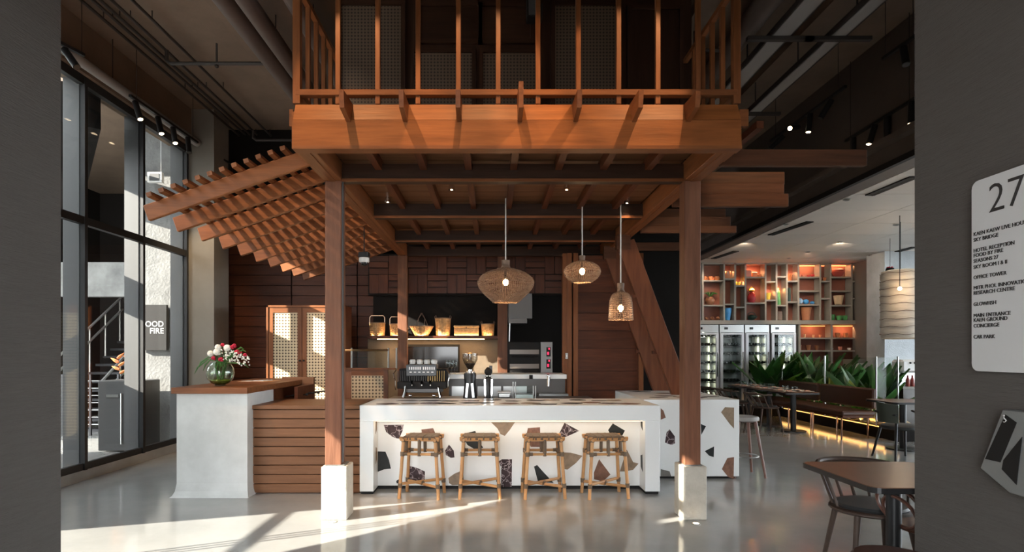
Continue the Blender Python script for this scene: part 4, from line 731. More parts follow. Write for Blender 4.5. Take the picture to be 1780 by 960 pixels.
# deck oven, hood
y = 9.3; ov = thing('deck_oven', (X(920, y), y+.3, 1.1), 'two deck pizza oven with steel control column and red displays', 'oven'); za, zb = 1.1, Z(595, y)
MB().box(X(882, y), X(961, y), y+.02, y+.8, za, zb).build('body', M['blackm'], ov); MB().box(X(940, y), X(960, y), y-.02, y+.02, za, zb).build('control_column', mat('oven_steel', (.25, .25, .25), .45, metal=.4), ov)
for a, b_ in ((608, 616), (633, 641)):
    MB().box(X(886, y), X(937, y), y-.0, y+.02, Z(b_, y), Z(a, y)).build('oven_window', mat('oven_glass', (.11, .085, .065), .3, metal=.2), ov); MB().tube([W(890, b_+4, y-.03), W(934, b_+4, y-.03)], .01, 8).build('door_handle', M['black'], ov)
for a in (604, 625): MB().box(X(949.5, y), X(957, y), y-.024, y-.02, Z(a+16, y), Z(a, y)).build('control_panel', M['screen'], ov); MB().box(X(953, y), X(955.5, y), y-.027, y-.024, Z(a+4, y), Z(a+1, y)).build('display', M['redled'], ov); MB().box(X(951, y), X(954, y), y-.027, y-.024, Z(a+13, y), Z(a+8, y)).build('display', M['redled'], ov)
MB().box(X(884, y), X(960, y), y+.05, y+.7, 0, za).build('stand', M['dsteel'], ov)
t = thing('extract_hood', (X(904, y), y, Z(556, y)), 'brushed steel extraction hood box behind the big pendant', 'hood'); MB().box(X(884, y), X(925, y), y, y+.5, Z(554, y), Z(510, y)).build('canopy', mat('hood_steel', (.17, .17, .17), .5, metal=.3), t, bevel=.004); MB().prism([(X(884, y), y+.02, Z(554, y)), (X(884, y), y+.02, Z(562, y)), (X(884, y), y+.45, Z(562, y)), (X(884, y), y+.45, Z(554, y))], (.3, 0, 0)).build('filter', M['dsteel'], t); MB().tube([W(886, 562, y), W(885, 594, y)], .01, 6).build('gas_pipe', M['steel'], t)
t = thing('light_switch', W(986, 619, 8.85), 'small steel switch plate on the timber door jamb', 'switch'); MB().box(X(983, 8.88), X(987, 8.88), 8.87, 8.90, Z(624, 8.88), Z(614, 8.88)).build('plate', M['steel'], t); MB().box(X(984, 8.88), X(986, 8.88), 8.862, 8.87, Z(621, 8.88), Z(617, 8.88)).build('rocker', M['porc'], t)
c = W(633, 455, 7.0); t = thing('dome_camera', c, 'white dome security camera hanging below the slatted roof', 'camera'); MB().lathe([(.05, .05), (.062, .045), (.064, 0), (.055, -.012)], c, 18).build('housing', M['porc'], t, smooth=True); MB().ball(c+Vector((0, 0, -.012)), .045, 14).build('dome', M['screen'], t, smooth=True); MB().box(c.x-.06, c.x+.06, c.y-.05, c.y+.05, c.z+.05, c.z+.11).build('mount', M['black'], t); MB().tube([c+Vector((0, 0, .11)), c+Vector((0, 0, .42))], .007, 8).build('bracket', M['black'], t)
# ================================================================ pottery shelf wall
YS = 14.0
def SX(px): return X(px, YS)
def SZ(py): return Z(py, YS)
sw = thing('pottery_shelf', (7, 14.2, 2.2), 'wide grey shelf wall with reddish backs full of pottery', 'shelf')
MB().box(SX(1221), SX(1503), 14.24, 14.30, SZ(564), SZ(457)).build('back_panel', M['sback'], sw)
dv = [1222, 1259, 1278, 1296, 1331, 1350, 1368, 1388, 1426, 1444, 1481, 1502]
for px in dv: MB().box(SX(px)-.02, SX(px)+.02, YS, 14.24, SZ(557), SZ(456)).build('upright', M['sgrey'], sw)
lev = [(487, 530), (484, 528), (496, 533), (481, 526), (489, 521), (480, 530), (488, 524), (481, 505, 529), (488, 518), (481, 505, 530), (488, 518)]
for k, ls_ in enumerate(lev):
    for py in ls_: MB().box(SX(dv[k])+.02, SX(dv[k+1])-.02, YS+.01, 14.24, SZ(py)-.035, SZ(py)).build('shelf_board', M['sgrey'], sw)
MB().box(SX(1214), SX(1504), YS-.02, 14.24, SZ(564), SZ(557)).build('middle_band', M['sgrey'], sw)
sl = thing('lower_pottery_shelf', (8.3, 14.2, 0), 'lower grey pottery shelf unit right of the wine fridges', 'shelf')
MB().box(SX(1391), SX(1500), 14.24, 14.30, 0, SZ(565)).build('back_panel', M['sback'], sl)
for px in (1390, 1446, 1501): MB().box(SX(px)-.025, SX(px)+.025, YS, 14.24, 0, SZ(564)).build('upright', M['sgrey'], sl)
for a, b_ in ((1390, 1446), (1446, 1501)):
    for py in (587, 609): MB().box(SX(a)+.025, SX(b_)-.025, YS+.01, 14.24, SZ(py)-.035, SZ(py)).build('shelf_board', M['sgrey'], sl)
MB().box(SX(1222), SX(1502), YS, 14.24, 3.635, 3.665).build('top_board', M['sgrey'], sw)
ol = mat('shelf_led', (1, .4, .15), .5, emit=(1, .30, .10), es=1.3)
for a, b_, py in ((1390, 1424, 461), (1428, 1441, 461), (1446, 1479, 461), (1483, 1499, 461), (1393, 1442, 567), (1449, 1498, 567)):
    MB().box(SX(a), SX(b_), 14.19, 14.21, SZ(py), SZ(py)+.02).build('led_strip', ol, sw if py < 500 else sl)
for px, py, e in ((1407, 461, 3), (1462, 461, 3), (1491, 461, 1.5), (1418, 568, 2.2), (1474, 568, 2.2), (1240, 486, 3), (1238, 520, 2.5), (1268, 470, 2.5), (1313, 468, 4), (1313, 500, 2.5), (1359, 500, 2), (1340, 505, 2), (1377, 472, 2), (1286, 488, 2)):
    area('shelf_lamp', (SX(px), 14.06, SZ(py)-.02), (SX(px), 14.24, SZ(py)-.26), .34 if px > 1385 else .2, .025, e*.55, (1, .45, .2))
pm = dict(or_=(.62, .20, .07), br=(.22, .09, .045), bl=(.05, .28, .62), ye=(.70, .50, .05), pk=(.60, .22, .16), rd=(.45, .03, .04), gn=(.08, .30, .10), dg=(.02, .05, .04), gb=(.24, .17, .14), tc=(.42, .18, .09), be=(.60, .44, .28), wh=(.7, .66, .6), dr=(.32, .06, .05), lb=(.28, .45, .66))
pm = {k: mat('glaze_'+k, c, .35, var=.12, nscale=8) for k, c in pm.items()}
SH = dict(cup=[(.6, 0), (.8, .1), (1, .55), (1, 1), (.9, 1), (.7, .15), (.05, .12)], vase=[(.55, 0), (.75, .3), (1, .75), (.97, 1), (.88, 1), (.6, .2), (.05, .15)], bowl=[(.45, 0), (.8, .25), (1, .6), (.85, .9), (.6, 1), (.5, .95), (.05, .9)], jar=[(.6, 0), (.85, .15), (1, .4), (.85, .65), (.6, .75), (.7, .8), (.45, .92), (.15, 1)],
          ball=[(.1, 0), (.75, .15), (1, .5), (.75, .85), (.3, 1), (.05, .98)], tall=[(.9, 0), (1, .1), (.85, .4), (.7, .8), (.3, .88), (.35, 1), (.05, 1)], flare=[(.6, 0), (.62, .5), (.75, .8), (1, 1), (.9, 1), (.5, .3), (.05, .25)], cyl=[(.9, 0), (1, .05), (1, .96), (.9, 1), (.8, 1), (.8, .1), (.05, .08)], tap=[(.65, 0), (1, 1), (.9, 1), (.58, .1), (.05, .08)])
def pot(nm, px, py, wp, hp, m_, sh, l, cat, grp='pottery on the shelf wall'):
    r_ = wp/2*YS/F; h = hp*YS/F; c = Vector((SX(px), 14.11, SZ(py)+.002)); n = 4 if sh == 'box' else 16
    if sh == 'box': o = MB().box(c.x-r_, c.x+r_, c.y-r_, c.y+r_, c.z, c.z+h).build(nm, pm[m_], bevel=.008); return tag(o, l, cat, grp)
    if nm in ('mug', 'teapot', 'plant_pot', 'lidded_jar'):
        t = thing(nm, c, l, cat, grp); MB().lathe([(a*r_, z*h) for a, z in SH[sh]], c, n).build('body', pm[m_], t, smooth=True)
        if nm == 'mug': MB().tube([c+Vector((r_*.9, 0, h*.8)), c+Vector((r_*1.5, 0, h*.7)), c+Vector((r_*1.45, 0, h*.35)), c+Vector((r_*.85, 0, h*.2))], .012, 6).build('handle', pm[m_], t)
        if nm == 'teapot': MB().tube([c+Vector((r_*1.0*math.cos(a), 0, h*.75+r_*1.0*math.sin(a))) for a in [R(18*k) for k in range(11)]], .01, 6).build('handle', pm[m_], t); MB().tube([c+Vector((r_*.8, -.02, h*.4)), c+Vector((r_*1.35, -.02, h*.75))], [.03, .015], 8).build('spout', pm[m_], t)
        if nm == 'plant_pot':
            for k in range(9): a = k*2.4; MB().tube([c+Vector((0, 0, h)), c+Vector((.09*math.cos(a), .05*math.sin(a), h+.1)), c+Vector((.2*math.cos(a), .1*math.sin(a), h+.07+.02*(k % 4)))], [.004, .02, .003], 5).build('leaf', M['green'], t)
        if nm == 'lidded_jar': MB().lathe([(r_*.45, 0), (r_*.75, .02), (r_*.5, .06), (r_*.15, .1), (.01, .12)], c+Vector((0, 0, h)), 14).build('lid', pm['ye'], t, smooth=True)
        return t
    return tag(MB().lathe([(a*r_, z*h) for a, z in SH[sh]], c, n).build(nm, pm[m_], smooth=True), l, cat, grp)
for nm, px, py, wp, hp, m_, sh, l, cat in (
 ('mug', 1227, 487, 7.5, 7, 'or_', 'cup', 'leftmost orange mug on the top left shelf', 'mug'), ('mug', 1238, 487, 7.5, 7, 'or_', 'cup', 'middle orange mug on the top left shelf', 'mug'), ('mug', 1249, 487, 7.5, 7, 'or_', 'cup', 'right orange mug on the top left shelf', 'mug'),
 ('plant_pot', 1237, 530, 16, 14, 'br', 'bowl', 'glowing brown pot with dark leaves on the left shelf', 'plant pot'), ('round_jar', 1231, 556.5, 7, 6, 'br', 'ball', 'left small brown ball jar on the bottom left shelf', 'jar'), ('round_jar', 1241, 556.5, 7, 6, 'br', 'ball', 'middle small brown ball jar on the bottom left shelf', 'jar'), ('round_jar', 1251, 556.5, 7, 6, 'br', 'ball', 'right small brown ball jar on the bottom left shelf', 'jar'),
 ('clay_jar', 1267, 484, 11, 14, 'tc', 'cyl', 'terracotta cylinder jar on the second shelf bay', 'jar'), ('blue_vase', 1268, 556.5, 13, 21, 'bl', 'vase', 'bright blue tall vase on the bottom shelf', 'vase'), ('yellow_bowl', 1285, 496, 10, 6, 'ye', 'cup', 'low yellow bowl in the narrow third bay', 'bowl'),
 ('square_pot', 1302, 481, 11, 11, 'pk', 'box', 'largest pink square pot on the top shelf', 'pot'), ('square_pot', 1314, 481, 9, 8, 'or_', 'box', 'middle orange square pot on the top shelf', 'pot'), ('square_pot', 1323, 481, 6, 5, 'or_', 'box', 'smallest orange square pot on the top shelf', 'pot'),
 ('lidded_jar', 1310, 526, 14, 20, 'rd', 'jar', 'red lidded jar with yellow crown on the middle shelf', 'jar'), ('teapot', 1310, 556.5, 14, 9, 'dg', 'ball', 'dark green teapot with hoop handle on the bottom shelf', 'teapot'),
 ('yellow_cup', 1338, 521, 11, 12, 'ye', 'tap', 'yellow tapered cup in the fifth shelf bay', 'cup'), ('green_bottle', 1356, 530, 10, 30, 'gn', 'tall', 'tall green ceramic bottle on the middle shelf', 'bottle'), ('grey_cup', 1358, 556.5, 11, 15, 'gb', 'cyl', 'grey brown tumbler on the bottom shelf', 'cup'),
 ('flared_vase', 1376, 488, 11, 12, 'or_', 'flare', 'orange flared vase in the seventh top bay', 'vase'), ('dark_bottle', 1375, 524, 7, 24, 'dg', 'cyl', 'dark ribbed bottle in the seventh middle bay', 'bottle'),
 ('small_bowl', 1393, 481, 6, 5, 'pk', 'cup', 'leftmost pink small bowl under the orange strip light', 'bowl'), ('small_bowl', 1401, 481, 6, 4, 'pk', 'cup', 'second pink small bowl under the orange strip light', 'bowl'), ('small_bowl', 1410, 481, 6, 3, 'rd', 'cup', 'lowest red small bowl under the orange strip light', 'bowl'), ('small_bowl', 1417, 481, 6, 4.5, 'rd', 'cup', 'rightmost red small bowl under the orange strip light', 'bowl'),
 ('blue_jar', 1394, 529, 11, 11, 'lb', 'ball', 'pale blue ball jar, largest of three blue jars', 'jar'), ('blue_jar', 1405, 529, 10, 9, 'bl', 'ball', 'middle blue ball jar of three', 'jar'), ('blue_jar', 1416, 529, 8, 6, 'bl', 'ball', 'smallest blue ball jar of three', 'jar'), ('terracotta_pot', 1405, 556.5, 18, 22, 'tc', 'tap', 'big tapered terracotta pot on the bottom shelf', 'pot'),
 ('small_cup', 1430, 488, 5, 6, 'or_', 'tap', 'left tiny orange cup in the narrow upper bay', 'cup'), ('small_cup', 1438, 488, 6, 6, 'or_', 'tap', 'right tiny orange cup in the narrow upper bay', 'cup'), ('round_bowl', 1462, 481, 21, 14, 'dr', 'bowl', 'large round red bowl under the orange strip light', 'bowl'), ('beige_pot', 1462, 529.5, 17, 16, 'be', 'tap', 'beige tapered pot on the right middle shelf', 'pot'),
 ('green_cup', 1452, 556.5, 8, 10, 'gn', 'cup', 'tallest green cup at the left of three', 'cup'), ('green_cup', 1463, 556.5, 9, 8, 'gn', 'cup', 'middle green cup of three', 'cup'), ('green_cup', 1473, 556.5, 9, 8, 'gn', 'cup', 'right green cup of three', 'cup'), ('flared_vase', 1490, 488, 11, 16, 'or_', 'flare', 'orange flared vase in the far right top bay', 'vase'), ('tan_cylinder', 1492, 556.5, 8, 18, 'tc', 'cyl', 'tan cylinder vase in the far right bottom bay', 'vase'),
 ('clay_cup', 1393, 587, 4, 5, 'be', 'tap', 'first tiny beige cup on the lower left shelf', 'cup'), ('clay_cup', 1403, 587, 4, 6, 'be', 'tap', 'second tiny beige cup on the lower left shelf', 'cup'), ('clay_cup', 1418, 587, 4, 5, 'be', 'tap', 'third tiny beige cup on the lower left shelf', 'cup'), ('clay_cup', 1430, 587, 4, 5, 'tc', 'tap', 'fourth tiny brown cup on the lower left shelf', 'cup'), ('clay_cup', 1461, 587, 8, 8, 'tc', 'cup', 'left terracotta cup on the lower right shelf', 'cup'), ('clay_cup', 1475, 587, 8, 8, 'tc', 'cup', 'right terracotta cup on the lower right shelf', 'cup'),
 ('clay_pot', 1394, 609, 7, 9, 'tc', 'tap', 'left small terracotta pot on the lowest shelf', 'pot'), ('clay_pot', 1410, 609, 8, 9, 'tc', 'tap', 'middle small terracotta pot on the lowest shelf', 'pot'), ('clay_pot', 1424, 609, 8, 8, 'br', 'tap', 'right small brown pot on the lowest shelf', 'pot'), ('white_bowl', 1450, 609, 5, 4, 'wh', 'cup', 'left tiny white bowl on the lowest shelf', 'bowl'), ('white_bowl', 1465, 609, 6, 6, 'pk', 'cup', 'pink and white bowl on the lowest shelf', 'bowl'), ('white_bowl', 1481, 609, 6, 4, 'wh', 'cup', 'right tiny white bowl on the lowest shelf', 'bowl')):
    pot(nm, px, py, wp, hp, m_, sh, l, cat)
# ================================================================ wine fridges
M['fstile'] = mat('fridge_frame', (.55, .56, .57), .35, metal=.3)
bt = mat('wine_bottle', (.03, .035, .035), .2); fl_ = mat('fridge_light', (1, 1, .6), .5, emit=(1, .97, .7), es=1.6); fin = mat('fridge_inner', (.36, .37, .38), .4, metal=.3)
for k, (a, b_) in enumerate(((1207, 1249), (1251, 1293), (1295, 1337), (1340, 1383))):
    l = ['wine fridge at the left, partly behind the timber post', 'second wine fridge from the left', 'third wine fridge from the left', 'wine fridge nearest the pottery shelves'][k]
    t = thing('wine_fridge', ((SX(a)+SX(b_))/2, 14.2, 0), 'steel glass door '+l, 'fridge', 'wine fridges'); x0, x1, zt = SX(a), SX(b_), SZ(565)
    MB().box(x0, x1, 14.38, 14.44, 0, zt).build('back', fin, t); MB().box(x0, x1, YS, 14.38, SZ(578), zt).build('header', M['steel'], t); MB().box(x0, x1, YS, 14.38, 0, .15).build('plinth', M['steel'], t)
    for q in (x0, x1-.03): MB().box(q, q+.03, YS, 14.38, .15, SZ(578)).build('side', M['steel'], t)
    d = MB().box(x0+.07, x1-.07, YS-.03, YS-.02, .2, SZ(582)).build('door_glass', M['gl'], t)
    for q in ((x0+.01, x0+.07, .15, SZ(579)), (x1-.07, x1-.01, .15, SZ(579))): MB().box(q[0], q[1], YS-.04, YS, q[2], q[3]).build('door_stile', M['fstile'], d)
    for q in ((.15, .2), (SZ(582), SZ(579))): MB().box(x0+.07, x1-.07, YS-.04, YS, *q).build('door_rail', M['fstile'], d)
    MB().tube([(x1-.05, YS-.07, .9), (x1-.05, YS-.07, 1.5)], .012, 6).build('handle', M['chrome'], d)
    for q in range(8): MB().box(x0+.04, x1-.04, YS+.02, 14.36, .3+q*.22, .31+q*.22).build('rack', M['dsteel'], t)
    MB().box(x1-.12 if k != 1 else x0+.05, x1-.10 if k != 1 else x0+.07, 14.32, 14.36, .3, SZ(582)).build('light_strip', fl_, t)
    MB().box(SX(a+8), SX(a+14), YS-.01, YS, SZ(573), SZ(569)).build('display', M['screen'], t)
    b = MB()
    for q in range(8):
        for j in range(6): c = Vector((x0+.09+j*(x1-x0-.18)/5, YS+.05, .365+q*.22)); b.tube([c, c+Vector((0, .07, 0)), c+Vector((0, .1, 0)), c+Vector((0, .28, 0))], [.017, .017, .04, .04], 7)
    o = b.build('wine_bottles', bt, t); o['kind'] = 'stuff'
point('fridge_lamp', (SX(1300), 14.25, 1.9), 12, (1, 1, .8), .05); point('fridge_lamp', (SX(1230), 14.25, 1.9), 12, (1, 1, .8), .05)
# ================================================================ bench, planter, plants, glass screen
bn = thing('banquette_bench', (6.4, 11.6, 0), 'long brown leather bench with padded back along the planter', 'bench')
for a, b_ in ((10.0, 11.62), (11.70, 13.3)): MB().box(6.62, 6.70, a, b_, .50, .86).build('backrest', M['leather'], bn, bevel=.025)
MB().box(6.08, 6.66, 9.98, 13.35, .39, .47).build('seat', M['leather'], bn, bevel=.02); MB().box(6.10, 6.62, 10.0, 13.3, .35, .39).build('seat_frame', M['dz'], bn)
cop = mat('copper_leg', (.45, .28, .2), .3, metal=1)
for y in (10.1, 11.0, 11.9, 12.8):
    for x in (6.14, 6.6): MB().tube([(x, y, 0), (x, y, .36)], .014, 8).build('leg', cop, bn)
    MB().tube([(6.66, y, .4), (6.68, y, .6)], .014, 8).build('back_bracket', cop, bn)
pl = thing('planter_trough', (7.1, 11.6, 0), 'low dark planter trough with warm lit stones behind the bench', 'planter')
MB().box(5.9, 6.755, 13.42, 13.85, 0, .2).build('trough', M['dark'], pl, bevel=.01); MB().box(6.76, 7.9, 9.6, 13.85, 0, .2).build('trough', M['dark'], pl, bevel=.01); MB().box(6.78, 7.88, 9.62, 13.8, .2, .22).build('soil', mat('soil', (.06, .045, .03), .9), pl); MB().box(6.745, 6.755, 9.7, 13.3, .19, .205).build('led_strip', mat('planter_led_strip', (1, .6, .2), .5, emit=(1, .5, .14), es=1.3), pl)
area('bench_led', (6.72, 11.6, .16), (6.3, 11.6, .05), 3.5, .05, 1.3, (1, .5, .15))
area('planter_led', (6.85, 11.4, .24), (7.2, 11.4, .6), 3.2, .04, 12, (1, .62, .22))
pb_ = mat('pebble', (.35, .27, .17), .6, var=.3, nscale=6)
for k in range(16):
    y = 9.65+k*.23; o = MB().ball((6.95+.12*math.sin(k*2.1), y, .22+.04), .09+.03*math.sin(k*1.7), 9, .6).build('planter_stone', pb_, smooth=True)
    tag(o, ['nearest', 'second', 'third', 'fourth', 'fifth', 'sixth', 'seventh', 'eighth', 'ninth', 'tenth', 'eleventh', 'twelfth', 'thirteenth', 'fourteenth', 'fifteenth', 'farthest'][k]+' rounded tan stone in the planter'+('' if k in (0, 15) else ', counted from its near end'), 'stone', 'stones in the planter')
lfm = MB(); pts = [(-.02, 0), (-.05, .12), (-.055, .3), (-.04, .45), (0, .58)]
V = []; Fc = []
for k, (w_, u) in enumerate(pts):
    z = u; yb_ = .35*u*u; V += [(w_, yb_+.012, z), (0, yb_-.008, z), (-w_, yb_+.012, z)]
Fc = [(3*k+j, 3*k+j+1, 3*k+j+4, 3*k+j+3) for k in range(4) for j in range(2)]
lme = bpy.data.meshes.new('leaf'); lme.from_pydata([Vector(p) for p in V], [], Fc); lme.materials.append(M['green'])
for p in lme.polygons: p.use_smooth = True
for k, (px, py, Y, sc, n_, l) in enumerate(((1335, 690, 13.62, 1.7, 22, 'leafy green plant in front of the wine fridges'), (1362, 690, 13.66, 1.6, 22, 'leafy green plant right of the fridge plant'), (1393, 690, 13.5, 1.7, 22, 'bushy green plant behind the far end of the bench'), (1421, 690, 12.7, 1.7, 24, 'tall green plant in front of the lower pottery shelves'), (1455, 700, 11.95, 1.45, 24, 'arching green plant beside the glass screen post'), (1494, 700, 11.2, 1.5, 24, 'large dark green plant behind the near end of the bench'), (1530, 720, 10.5, 1.45, 24, 'broad leaved plant at the near corner of the planter'))):
    x = X(px, Y); t = thing('foliage_plant', (x, Y, .22), l, 'plant', 'plants in the planter')
    MB().tube([(x, Y, .22), (x, Y, .5)], .02, 6).build('stem', M['green'], t)
    for q in range(n_):
        a = q*2.4+k; tilt = R(6+46*((q*7) % n_)/n_); s = sc*(.75+.45*random.random())
        tip = Matrix.Rotation(a, 3, 'Z') @ Matrix.Rotation(-tilt, 3, 'X') @ Vector((0, .118*s, .58*s))
        if Y+tip.y > 13.9: a = PI-a; tilt *= .7
        if x > 6.9 and x+tip.x < 6.80: a = -a if x-tip.x > x+tip.x else a+PI; tilt *= .6
        part('leaf', lme, t, (0, 0, .05+.3*random.random()), (-tilt, 0, a), (s*1.45, s, s))
gsn = thing('glass_screen', (6.74, 11, 0), 'clear glass screen panels with slim steel posts around the plants', 'glass screen')
sp = [(6.74, 13.35), (6.74, 11.64), (6.74, 10.09), (7.12, 10.09)]
for x, y in sp: MB().tube([(x, y, .2), (x, y, 1.42)], .014, 8).build('post', M['steel'], gsn)
for (xa, ya), (xb, yb_) in zip(sp[:-1], sp[1:]): MB().beam((xa, ya, .8), (xb, yb_, .8), .012, 1.2).build('pane', M['scr'], gsn)
# ================================================================ chairs
def windsor(nm, wm, sm, label, grp):
    t = thing(nm, (0, 0, 0), label, 'chair', grp)
    MB().lathe([(.235, .44), (.25, .45), (.25, .46), (.24, .468)], (0, 0, 0), 26, 1, .95).build('seat', wm, t, smooth=True)
    if sm: MB().lathe([(.215, .468), (.222, .48), (.21, .494), (.05, .498)], (0, 0, 0), 26, 1, .93).build('cushion', sm, t, smooth=True)
    for sx in (-1, 1):
        for sy in (-1, 1): MB().tube([(sx*.15, sy*.15, .445), (sx*.21, sy*.23, 0)], [.02, .014], 10).build('leg', wm, t, smooth=True)
    arc = [(.27*math.cos(a), .27*math.sin(a)+.11, .715 if 20 < math.degrees(a) < 160 else .70) for a in [R(-20+220*k/22) for k in range(23)]]
    MB().tube(arc, [.013+.007*math.sin(PI*k/22) for k in range(23)], 8).build('back_rim', wm, t, smooth=True)
    for k in range(9):
        a = R(-8+196*k/8); MB().tube([(.215*math.cos(a), .205*math.sin(a), .455), (.27*math.cos(a), .27*math.sin(a)+.11, .71)], [.011, .008], 8).build('spindle', wm, t, smooth=True)
    return t
w1 = windsor('windsor_chair', M['dchair'], M['bcushion'], 'dark spindle chair with black leather seat at the nearest table', 'spindle chairs'); w1.location = (2.53, 3.84, 0); w1.rotation_euler = (0, 0, R(-8))
for x, y, rz, l in ((5.18, 10.9, R(95), 'dark spindle chair at the near dining table by the bench'), (5.05, 11.9, R(80), 'dark spindle chair at the second dining table by the bench'), (5.0, 12.8, R(92), 'dark spindle chair at the farthest dining table')): dup(w1, (x, y, 0), rz, l)
def ptable(x0, x1, y0, y1, l, grp, rr=.07, z=.75, pole=None, pr_=.045):
    t = thing('dining_table', ((x0+x1)/2, (y0+y1)/2, 0), l, 'table', grp); pts = []
    for cx, cy, a0 in ((x1-rr, y1-rr, 0), (x0+rr, y1-rr, 90), (x0+rr, y0+rr, 180), (x1-rr, y0+rr, 270)):
        for k in range(6): a = R(a0+18*k); pts.append((cx+rr*math.cos(a), cy+rr*math.sin(a), z-.032))
    MB().prism(pts, (0, 0, .03)).build('edge_band', M['black'], t, smooth=False)
    c0 = Vector(((x0+x1)/2, (y0+y1)/2, 0)); MB().prism([((Vector(p)-c0).x*.985+c0.x, (Vector(p)-c0).y*.985+c0.y, z-.002) for p in pts], (0, 0, .003)).build('table_top', M['tabletop'], t)
    cx, cy = pole or ((x0+x1)/2, (y0+y1)/2); MB().tube([(cx, cy, .02), (cx, cy, z-.03)], pr_, 16).build('column', M['black'], t, smooth=True); MB().disc((cx, cy, 0), .22, .02, 22).build('foot_plate', M['black'], t); MB().box(cx-.15, cx+.15, cy-.02, cy+.02, z-.045, z-.03).build('top_bracket', M['blackm'], t)
ptable(2.10, 2.86, 3.16, 3.93, 'nearest brown table with black edge beside the right wall', 'dining tables', .06, pole=(2.445, 3.5), pr_=.042)
tb = [(5.35, 6.02, 10.5, 11.2, 'laid table at the near end of the bench'), (5.33, 6.0, 11.4, 12.1, 'second laid table along the bench'), (5.3, 6.0, 12.3, 13.0, 'farthest laid table along the bench')]
for a in tb: ptable(*a[:4], a[4], 'dining tables', pr_=.05)
gl_proto = None; wds = ['near', 'second', 'farthest']
pp = mat('plate_glaze', (.62, .52, .44), .35); npk = mat('napkin', (.55, .30, .20), .8)
for i, (x0, x1, y0, y1, l) in enumerate(tb):
    for j, (dx, dy) in enumerate(((.17, .18), (.5, .18), (.17, .52), (.5, .52))):
        c = Vector((x0+dx, y0+dy, .752)); q = ['front left', 'front right', 'rear left', 'rear right'][j]
        tag(MB().lathe([(.06, 0), (.1, .012), (.125, .018), (.122, .022), (.09, .01), (.02, .006)], c, 20).build('dinner_plate', pp, smooth=True), q+' plate on the '+wds[i]+' bench table', 'plate', 'plates on the bench tables')
        tag(MB().box(c.x-.05, c.x+.05, c.y-.03, c.y+.03, c.z+.012, c.z+.035).build('napkin_roll', npk, bevel=.008), 'folded napkin on the '+q+' plate of the '+wds[i]+' bench table', 'napkin', 'napkins on the bench tables')
        g = Vector((x0+dx+(.12 if dx < .3 else -.13), y0+dy+.1, .751)); tag(MB().lathe([(.025, 0), (.032, .005), (.036, .1), (.033, .1), (.029, .012), (.004, .01)], g, 14).build('water_glass', M['gl'], smooth=True), 'clear tumbler beside the '+q+' plate on the '+wds[i]+' bench table', 'glass', 'tumblers on the bench tables')
# bar stool right of the island
t = thing('round_bar_stool', (3.06, 7.0, 0), 'backless stool with grey round seat beside the white island', 'stool'); MB().lathe([(.15, .66), (.175, .675), (.178, .70), (.165, .72), (.03, .725)], (3.06, 7.0, 0), 22).build('seat', mat('grey_seat', (.26, .24, .22), .6), t, smooth=True)
for sx in (-1, 1):
    for sy in (-1, 1): MB().tube([(3.06+sx*.1, 7+sy*.1, .665), (3.06+sx*.185, 7+sy*.185, 0)], [.02, .015], 10).build('leg', M['rchair'], t, smooth=True)
MB().tube([(3.06+.17*math.cos(2*PI*k/24), 7+.17*math.sin(2*PI*k/24)*1, .24) for k in range(24)], .008, 6, closed=True).build('foot_ring', M['steel'], t)
# leather seat at the bottom edge and hooped chair at the wall
t = thing('leather_stool', (2.06, 2.93, 0), 'round brown leather stool seat at the bottom edge by the right wall', 'stool'); c = (2.06, 2.93, 0); MB().lathe([(.19, .40), (.2, .415), (.2, .44), (.185, .455), (.03, .46)], c, 28).build('seat', M['leather'], t, smooth=True)
for sx in (-1, 1):
    for sy in (-1, 1): MB().tube([(2.06+sx*.11, 2.93+sy*.11, .405), (2.06+sx*.16, 2.93+sy*.16, 0)], .015, 8).build('leg', M['rchair'], t)
t = thing('bentwood_chair', (2.66, 3.45, 0), 'reddish bentwood hoop chair half hidden behind the right wall', 'chair'); cx, cy = 2.66, 3.45
MB().lathe([(.19, .43), (.205, .445), (.19, .46)], (cx, cy, 0), 24).build('seat', M['rchair'], t, smooth=True)
for sx in (-1, 1):
    for sy in (-1, 1): MB().tube([(cx+sx*.12, cy+sy*.12, .44), (cx+sx*.17, cy+sy*.17, 0)], .014, 8).build('leg', M['rchair'], t)
for r_, h in ((.2, .24), (.14, .18)): MB().tube([(cx-.19-.05*(1+math.sin(a))*.5, cy+r_*math.cos(a), .45+h*.5*(1+math.sin(a))) for a in [R(15*k) for k in range(24)]], .011, 8, closed=True).build('back_hoop', M['rchair'], t, smooth=True)
# green armchair and table beyond
cx, cy = 5.72, 8.05
t = thing('green_armchair', (cx, cy, 0), 'dark green armchair with black legs near the right wall', 'chair')
b = MB(); n = 13
for k in range(n):
    a = R(200-130*k/(n-1)+30); ca, sa = math.cos(a), math.sin(a); tz = .80-.03*abs(k-6)/6
    for r_, z in ((.27, .52), (.29, tz), (.265, tz), (.245, .52)): b.v.append(Vector((cx+r_*ca, cy+r_*sa, z)))
for k in range(n-1):
    for j in range(4): b.f.append((4*k+j, 4*k+(j+1) % 4, 4*k+4+(j+1) % 4, 4*k+4+j))
b.f += [(0, 1, 2, 3), tuple(4*(n-1)+j for j in (3, 2, 1, 0))]
b.build('back_shell', M['kgreen'], t, smooth=True); MB().lathe([(.22, .42), (.24, .44), (.24, .47), (.2, .49), (.03, .49)], (cx, cy, 0), 22).build('seat', M['bcushion'], t, smooth=True)
for sx in (-1, 1):
    for sy in (-1, 1): MB().tube([(cx+sx*.17, cy+sy*.16, .62 if sy < 0 else .44), (cx+sx*.24, cy+sy*.24, 0)], [.02, .015], 8).build('leg', M['black'], t)
    MB().tube([(cx+sx*.2, cy-.2, .63), (cx+sx*.26, cy, .64), (cx+sx*.26, cy+.14, .66)], .016, 8).build('armrest', M['black'], t)
